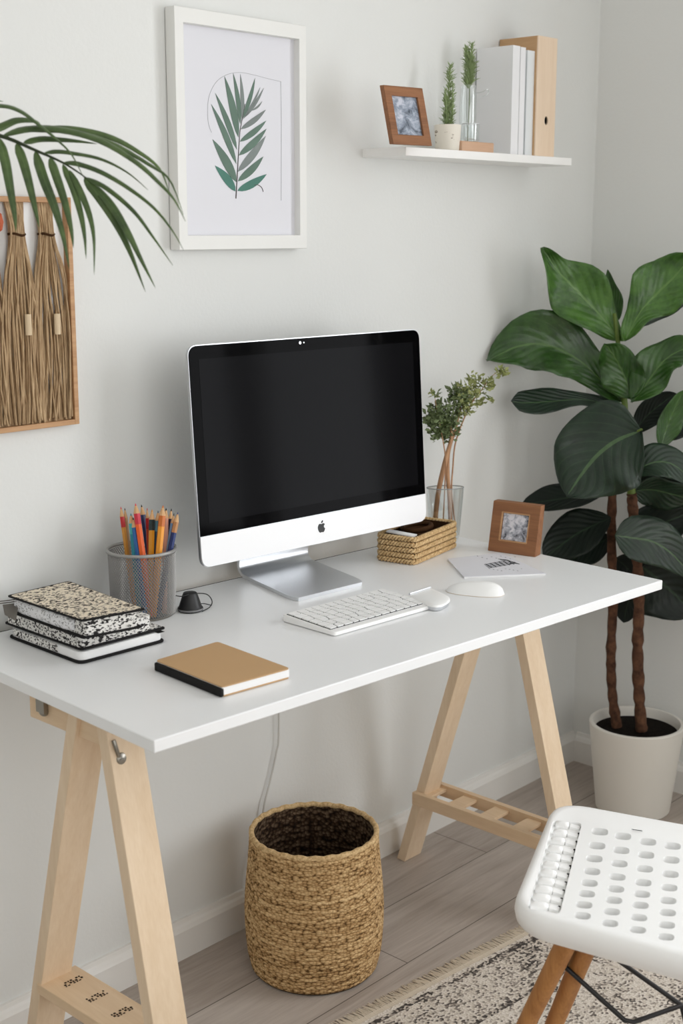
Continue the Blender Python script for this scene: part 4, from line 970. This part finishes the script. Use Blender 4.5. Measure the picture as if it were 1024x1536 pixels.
_, b = trunk([(920,705),(924,680),(930,655),(934,640)], .0065, .0045, None, .0, False); obj('stem', b, M['stem_green'], fig, smooth=60)
PROF = {
 'oval':   [0, .42, .72, .92, 1, .98, .90, .74, .48, .0],
 'fiddle': [0, .40, .48, .50, .54, .70, .92, 1, .98, .86, .0],
 'point':  [0, .45, .78, .98, 1, .90, .72, .48, .24, .0],
 'lobed': [0, .36, .46, .66, .95, 1, .96, .82, .52, .0],
 'funnel': [0, .32, .58, .84, 1, .95, .72, .45, .21, .0],
 'heart': [0, .74, .95, 1, 1, .96, .88, .70, .42, .0],
 'tipped': [0, .50, .80, .98, 1, .92, .70, .46, .26, .0],
 'broad':  [0, .62, .90, 1, 1, .96, .86, .68, .42, .0],
}
def leaf(pts, w, mat, prof='oval', tilt=0, fold=.15, wave=.03, parent=None, stalk=None, dd=0, asym=0, curl=0):
    C = catmull([fpt(p[0], p[1], dd+(p[2] if len(p) > 2 else 0)) for p in pts], 8); NL = 22; NWd = 12; G_ = []
    for i in range(NL+1):
        u = i/NL; p = lerp_list(C, u); T = (lerp_list(C, min(1, u+.04))-lerp_list(C, max(0, u-.04))).normalized()
        v = (p-CP).normalized(); s = T.cross(v).normalized(); n_ = s.cross(T).normalized()
        if n_.dot(v) > 0: n_ = -n_                        # towards the viewer's side
        a = radians(tilt); sd = s*cos(a)+n_*sin(a); nn = n_*cos(a)-s*sin(a)
        hw = lerp_list(PROF[prof], u)*w/2*(p-CP).dot(_f)/FPX; row = []
        for j in range(NWd+1):
            x = 2*j/NWd-1; k = x*(1+asym*(1 if x > 0 else -1))
            wv = wave*w/FPX*3*abs(x)**1.5*sin(u*13+(1.7 if x > 0 else 0)+w)
            row.append(p+sd*(hw*k)-nn*(fold*hw*(1-abs(x))*-1 if fold < 0 else fold*hw*(1-abs(x)**1.3))+nn*(wv-curl*hw*x*x))
        G_.append(row)
    for r_ in G_:
        for q in range(len(r_)):
            P = r_[q]
            if P.y > -.006: P.y = -.006-.02*(P.y > .02)*0
            if P.x > XR-.008: P.x = XR-.008
            dE = P-DE0                                    # keep clear of the desk end
            lx = dE.dot(DEX); 
            if P.z < .775 and P.z > .69 and lx < .006 and P.y > -.66: P += DEX*(.006-lx)
    o = obj('leaf', MB().grid(G_), M[mat], fig, smooth='leaf', solid=.0010)
    if stalk:
        S_ = [fpt(*q) for q in stalk]+[C[0], lerp_list(C, .06)]
        obj('leaf_stalk', MB().tube(catmull(S_, 5), .0026, 7), M['stem_green'], o, smooth=60)
    return o
DEX = V((cos(DYAW), sin(DYAW), 0)); DE0 = V((DL.x, DL.y, 0))+DEX*DW
# crown
leaf([(931,512),(905,474),(868,432),(836,402),(813,371)], 90, 'leaf_young', 'funnel', 15, .40, .14, dd=-.03, asym=.12)
leaf([(937,512),(958,468),(985,436),(1010,412),(1036,384)], 88, 'leaf_young', 'lobed', -12, .38, .12, dd=-.06)
leaf([(928,480),(922,455),(915,430),(911,404)], 28, 'leaf_mid', 'point', 20, .4, .03, dd=.03)
leaf([(955,490),(985,466),(1012,452),(1040,440)], 38, 'leaf_dark', 'oval', 30, .2, .03, dd=.05)
# second whorl
leaf([(934,604),(904,570),(866,534),(818,512),(772,517),(730,542)], 94, 'leaf_mid', 'lobed', 18, .36, .12, dd=-.02)
leaf([(945,598),(936,570),(922,540),(906,515)], 64, 'leaf_mid', 'broad', -10, .40, .12, dd=-.07)
leaf([(948,604),(966,572),(990,540),(1015,524),(1042,520)], 64, 'leaf_mid', 'broad', -25, .38, .14, dd=-.09)
leaf([(930,612),(905,604),(872,598),(830,600),(796,602),(766,602)], 44, 'leaf_dark', 'fiddle', 30, .20, .05, dd=-.01)
leaf([(934,640),(918,634),(902,628),(888,622)], 44, 'leaf_dark', 'oval', 20, .1, .04, dd=.07)
# right hand dark leaves
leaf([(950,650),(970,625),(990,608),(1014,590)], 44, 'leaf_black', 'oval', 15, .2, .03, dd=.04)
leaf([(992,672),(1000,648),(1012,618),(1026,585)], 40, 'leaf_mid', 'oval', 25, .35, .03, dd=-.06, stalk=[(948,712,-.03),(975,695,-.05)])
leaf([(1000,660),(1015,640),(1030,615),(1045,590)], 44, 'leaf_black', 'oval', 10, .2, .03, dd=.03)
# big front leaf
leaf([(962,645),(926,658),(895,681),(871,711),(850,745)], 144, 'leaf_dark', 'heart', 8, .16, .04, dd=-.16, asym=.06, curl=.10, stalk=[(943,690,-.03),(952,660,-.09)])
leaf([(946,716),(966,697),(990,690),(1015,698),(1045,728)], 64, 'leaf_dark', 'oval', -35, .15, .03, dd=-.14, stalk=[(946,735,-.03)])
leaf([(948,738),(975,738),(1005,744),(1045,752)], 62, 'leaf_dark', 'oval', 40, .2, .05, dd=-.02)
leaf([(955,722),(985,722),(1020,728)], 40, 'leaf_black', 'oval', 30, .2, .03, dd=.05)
# lower leaves
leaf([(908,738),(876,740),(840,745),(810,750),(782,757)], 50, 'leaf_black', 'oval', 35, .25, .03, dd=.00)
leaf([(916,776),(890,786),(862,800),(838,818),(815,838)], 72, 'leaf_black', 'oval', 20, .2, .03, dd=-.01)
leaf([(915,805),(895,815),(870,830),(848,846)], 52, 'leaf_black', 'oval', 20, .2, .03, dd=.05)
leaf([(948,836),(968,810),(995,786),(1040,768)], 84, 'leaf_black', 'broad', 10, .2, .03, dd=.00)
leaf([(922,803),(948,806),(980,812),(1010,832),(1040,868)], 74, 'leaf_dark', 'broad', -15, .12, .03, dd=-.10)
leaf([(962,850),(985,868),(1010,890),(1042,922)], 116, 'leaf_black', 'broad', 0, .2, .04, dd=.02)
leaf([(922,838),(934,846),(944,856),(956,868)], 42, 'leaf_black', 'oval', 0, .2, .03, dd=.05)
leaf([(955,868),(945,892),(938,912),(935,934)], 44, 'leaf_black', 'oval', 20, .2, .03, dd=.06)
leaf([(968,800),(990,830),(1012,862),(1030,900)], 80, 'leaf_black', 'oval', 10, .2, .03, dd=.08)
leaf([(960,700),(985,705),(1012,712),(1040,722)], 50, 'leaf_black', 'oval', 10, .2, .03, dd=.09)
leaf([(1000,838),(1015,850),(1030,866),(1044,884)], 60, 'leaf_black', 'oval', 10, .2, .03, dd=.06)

# ------------------------------------------------------------------ palm, its pot stands left of the desk out of view
DPm = 1.78
root = dp(-320, 900, DPm); pr0 = V((root.x-.02, -.20, 0))
palm = thing('palm', 'arching green palm frond reaching in from the left before the wall hanging', 'plant', pr0)
obj('pot', MB().lathe([(.0005, .0005), (.10, .0005), (.13, .24), (.122, .24), (.115, .21), (.0005, .21)], n=48), M['pot_white'], palm, local=True, smooth=35)
obj('soil', MB().lathe([(.0005, .216), (.115, .2145)], n=40), M['soil'], palm, local=True)
def pq(x, y, dd=0): return dp(x, y, DPm+dd)
rc = catmull([V((pr0.x, pr0.y, .2)), V((pr0.x+.01, pr0.y, .7)), pq(-240, 420), pq(-150, 250), pq(-70, 190), pq(1, 204), pq(52, 225), pq(96, 245), pq(131, 268)], 8)
fr_ = obj('frond', MB().tube(rc, [.0075-.0068*(k/len(rc))**.7 for k in range(len(rc))], 8), M['rachis'], palm, smooth=60)
def leaflet(pts, w, dd=0, tw=15, parent=fr_):
    C = catmull([pq(x, y, dd*(k/(len(pts)-1))) for k, (x, y) in enumerate(pts)], 6); NL = 24; G_ = []
    for i in range(NL+1):
        u = i/NL; p = lerp_list(C, u); T = (lerp_list(C, min(1, u+.05))-lerp_list(C, max(0, u-.05))).normalized(); v = (p-CP).normalized()
        s = T.cross(v).normalized(); n_ = s.cross(T).normalized(); a = radians(tw); sd = s*cos(a)+n_*sin(a); nn = n_*cos(a)-s*sin(a)
        hw = w/2*DPm/FPX*min(1, (u/.12)**.6 if u < .12 else 1)*(1-max(0, (u-.25)/.75)**1.5)
        G_.append([p+sd*(hw*x)+nn*(hw*.35*abs(x)) for x in (-1, -.5, 0, .5, 1)])
    obj('leaflet', MB().grid(G_), M['palm'], parent, smooth='leaf', solid=.0006)
for pts, w, dd, tw in [
  ([(-60,160),(0,157),(30,165),(55,183),(85,208),(108,232),(125,266)], 11, -.04, 60),
  ([(-20,196),(0,190),(25,180),(50,181),(60,185)], 13, .03, 30),
  ([(3,204),(30,194),(70,191),(115,198),(170,215),(225,247),(255,270),(275,322)], 13, -.05, 45),
  ([(40,196),(90,194),(150,210),(205,243),(240,275),(262,300),(278,332)], 11, -.09, 40),
  ([(60,192),(110,193),(165,205),(210,229),(240,254),(254,290)], 10, .02, 30),
  ([(35,214),(60,208),(90,209),(120,212),(146,216)], 10, .02, 30),
  ([(67,229),(85,227),(105,229),(150,238),(190,258),(222,285)], 7, -.03, 30),
  ([(95,244),(115,245),(150,257),(190,280),(230,311),(258,345),(275,375)], 8, -.06, 30),
  ([(128,266),(160,282),(200,316),(230,356),(259,398)], 8, -.04, 30),
  ([(-2,206),(8,240),(16,285),(22,322),(24,348)], 15, -.04, 15),
  ([(25,214),(36,245),(46,283),(54,318),(59,342)], 14, -.02, 15),
  ([(53,226),(66,268),(82,310),(95,355),(104,405)], 15, -.05, 15),
  ([(75,236),(85,265),(98,305),(107,345),(110,372)], 13, .0, 10),
  ([(94,246),(110,282),(121,320),(127,355),(129,388)], 11, -.02, 15),
  ([(104,255),(122,290),(135,325),(141,360),(141,412)], 10, -.03, 15),
  ([(126,266),(150,296),(175,335),(196,380),(218,438)], 15, -.03, 15),
  ([(133,272),(165,305),(190,345),(212,390),(233,432)], 13, -.05, 20),
  ([(-60,188),(-50,235),(-40,290),(-32,345)], 15, -.03, 15), ([(-110,205),(-104,255),(-98,310)], 15, -.03, 15),
  ([(-90,186),(-60,160),(-30,150),(5,152)], 12, .04, 40)]: leaflet(pts, w, dd, tw)

# ------------------------------------------------------------------ rug
r0, r1 = at(506, 1532, 2, 0), at(777, 1391, 2, 0); rx = (r1-r0).normalized(); ry = V((-rx.y, rx.x, 0)); ro = r0-rx*.14
rug = thing('rug', 'faded beige and charcoal patterned rug with a fringed edge under the chair', 'rug', ro, math.atan2(rx.y, rx.x))
RL, RW = 1.28, 1.5
obj('weave', MB().box((RL/2, -.040-RW/2, .0035), (RL, RW, .007)), M['rug'], rug, local=True)
b = MB(); rnd = random.Random(11)
for k in range(520):
    x = RL*(k+.5)/520; b.tube([(x, -.041, .0045), (x+rnd.uniform(-.002, .002), -.020, .004), (x+rnd.uniform(-.005, .005), rnd.uniform(-.004, .004), .0018)], [.0014, .0016, .0011], 5)
b.box((RL/2, -.034, .0030), (RL, .014, .005))
obj('fringe', b, M['fringe'], rug, local=True, kind='stuff', label='pale cotton fringe')

# ------------------------------------------------------------------ chair
zs = .435
nL, fL, fR, nR = at(762, 1378, 2, zs), at(830, 1210, 2, zs), at(1024, 1246, 2, zs), at(1024, 1452, 2, zs)
fR2, nR2 = fL+(fR-fL)*1.62, nL+(nR-nL)*1.62
sc = (nL+fL+fR2+nR2)/4
chr_ = thing('chair', 'white plastic seat with rows of slots on brown wooden legs at the bottom right', 'chair', (sc.x, sc.y, .007))
lp_ = rounded([nL, nR2, fR2, fL], [.055, .06, .06, .06], 10); n = len(lp_)
L = []
for z, k in ((.408, .90), (.411, .955), (.420, .987), (.432, 1.0), (.442, .992), (.448, .972), (.4505, .945), (.4500, .91), (.4485, .885)):
    L.append(lift(inset(lp_, k), z))
vs = [p for l in L for p in l]; fs = [tuple(range(n))[::-1], tuple(range((len(L)-1)*n, len(L)*n))]
for i in range(len(L)-1): fs += [(i*n+k, i*n+(k+1) % n, (i+1)*n+(k+1) % n, (i+1)*n+k) for k in range(n)]
seat = obj('seat', MB().add(vs, fs), M['white_plastic'], chr_)
def cpx(x, y): return (740+x/3.606, 1190+y/3.606)
cols = [[(575,207),(560,283),(545,353),(533,422),(519,485),(505,543),(490,603),(482,662)], [(700,232),(690,308),(680,380),(670,452),(662,517),(652,578),(640,640),(630,703)],
        [(835,262),(825,333),(818,408),(810,483),(803,545),(795,605),(787,672),(780,738)], [(968,285),(962,360),(957,437),(950,510),(945,580),(942,645),(937,712),(933,776)],
        [(1100,312),(1098,388),(1095,465),(1091,540),(1088,612),(1086,680),(1084,748),(1082,815)]]
cols += [[(x+130*k, y+26*k) for x, y in cols[4]] for k in (1, 2)]
cut = MB()
for c_ in cols:
    for (x, y) in c_:
        q = []
        for dx, dy in ((-45, -23), (45, -16), (44, 23), (-46, 16)):
            px_, py_ = cpx(x+dx, y+dy); q.append(at(px_, py_, 2, .4485))
        q = rounded(q, [.010, .010, .010, .010], 5); cut.hexa(lift(inset(q, .97), .4165), lift(q, .47))
# trough for the ribs
q = [at(*cpx(x, y), 2, .4485) for x, y in ((322, 150), (478, 158), (358, 655), (180, 630))]
cut.hexa(lift(rounded(q, .012, 5), .4415), lift(rounded(q, .012, 5), .47))
cm = bpy.data.meshes.new('c'); cm.from_pydata([tuple(FR[chr_].inverted() @ p) for p in cut.v], [], cut.f)
bm = bmesh.new(); bm.from_mesh(cm); bmesh.ops.recalc_face_normals(bm, faces=bm.faces); bm.to_mesh(cm); bm.free()
co_ = bpy.data.objects.new('c', cm); COL.objects.link(co_); co_.parent = chr_
md = seat.modifiers.new('holes', 'BOOLEAN'); md.object = co_; md.operation = 'DIFFERENCE'; md.solver = 'EXACT'
bpy.context.view_layer.update(); dg = bpy.context.evaluated_depsgraph_get()
nm = bpy.data.meshes.new_from_object(seat.evaluated_get(dg)); seat.modifiers.clear(); seat.data = nm
bpy.data.objects.remove(co_)
nm.polygons.foreach_set('use_smooth', [True]*len(nm.polygons)); nm.set_sharp_from_angle(angle=radians(38))
bv = seat.modifiers.new('bevel', 'BEVEL'); bv.width = .0014; bv.segments = 2; bv.limit_method = 'ANGLE'; bv.angle_limit = radians(50)
sl = MB()
for k in range(11):
    t_ = k/10; y_ = 172+t_*440
    a, d = at(*cpx(335-138*t_, y_-3), 2, .444), at(*cpx(408-112*t_, y_+8), 2, .444)
    e_, g_ = at(*cpx(412-112*t_, y_+6), 2, .4440), at(*cpx(468-112*t_, y_+16), 2, .4440)
    v_ = (d-a)
    obj('rib', MB().tube([a, a+v_*.06, a+v_*.3, a+v_*.7, a+v_*.94, d], [.0030, .0064, .0076, .0076, .0064, .003], 12), M['white_plastic'], chr_, smooth=60)
    w2 = (nL-fL).normalized()*.0062; h2 = V((0, 0, .0045))
    obj('tile', MB().hexa([e_-w2-h2, g_-w2-h2, g_+w2-h2, e_+w2-h2], [e_-w2+h2*.6, g_-w2+h2*.2, g_+w2+h2*.2, e_+w2+h2*.6]), M['white_plastic'], chr_, bevel=.0012)
    s0, s1 = at(*cpx(474-118*t_, y_-2), 2, .4423), at(*cpx(470-118*t_, y_+16), 2, .4423); sv = (s1-s0); cr = V((-sv.y, sv.x, 0)).normalized()*.0017
    sl.prism([s0-cr, s0+cr, s1+cr, s1-cr], (0, 0, .0006))
obj('slits', sl, M['slot'], chr_)
s0, s1 = at(948, 1244.5, 2, .4502), at(962, 1246.5, 2, .4502); cr = V((0, .0012, 0)); obj('mould_mark', MB().prism([s0-cr, s1-cr, s1+cr, s0+cr], (0, 0, .0008)), M['slot'], chr_)
bdir = ((nR-nL).normalized()+(fR-fL).normalized()).normalized()
def leg(T_, F_, r0=.0150, r1=.0118):
    b = MB().tube([F_, F_+(T_-F_)*.5, T_], [r1, (r0+r1)/2, r0], 20); b.v = [V((p.x, p.y, max(p.z, .0074))) for p in b.v]; return b
g1t, g1f = at(854, 1404, 2, .416), at(728, 1660, 2, .007); g2t, g2f = at(888, 1398, 2, .416), at(782, 1655, 2, .007)
legs = [(g1t, g1f), (g2t, g2f), (g1t+bdir*.26+V((.10, .05, 0)), g1f+bdir*.47), (g2t+bdir*.20, g2f+bdir*.42)]
for T_, F_ in legs: obj('leg', leg(T_, F_), M['chair_leg'], chr_, smooth=50)
ax1 = (g1t-g1f).normalized(); pA = g1t-ax1*.035
pA = g1f+(g1t-g1f)*((.355-.007)/(.416-.007))
depA = (pA-CP).dot(_f)
wire = MB()
A = dp(846, 1449, depA+.012); Bq = dp(936, 1530, depA-.02); Bq2 = dp(950, 1533, depA-.02); Cq = dp(1022, 1508, depA+.02); Dq = at(905, 1422, 2, .4095)
up0 = at(866, 1410, 2, .4095)
wire.tube(catmull([up0, up0*.5+A*.5+V((.002, .002, .004)), A], 5), [.0050]*11, 8)
wire.tube([A, Bq, Bq2, Cq], .0036, 8); wire.tube([Dq, dp(926, 1440, depA+.04), Cq], .0036, 8); wire.tube([Cq, dp(1034, 1560, depA+.02)], .0036, 8)
obj('wire_brace', wire, M['black'], chr_, smooth=60, label='black metal wire brace')
ringc = g1f+(g1t-g1f)*.83; obj('leg_ring', MB().loop_tube([ringc+Matrix.Rotation(2*pi*k/20, 3, ax1) @ (ax1.orthogonal().normalized()*.0146) for k in range(20)], .0007, 6), M['ink'], chr_) if False else None

# ------------------------------------------------------------------ view
S.view_settings.view_transform = 'Standard'; S.view_settings.look = 'None'; S.view_settings.gamma = 1; S.view_settings.use_curve_mapping = False
S.view_settings.exposure = 0.86
S.cycles.use_denoising = True
S.cycles.max_bounces = 10; S.cycles.diffuse_bounces = 6; S.cycles.transparent_max_bounces = 24
bpy.context.view_layer.update()
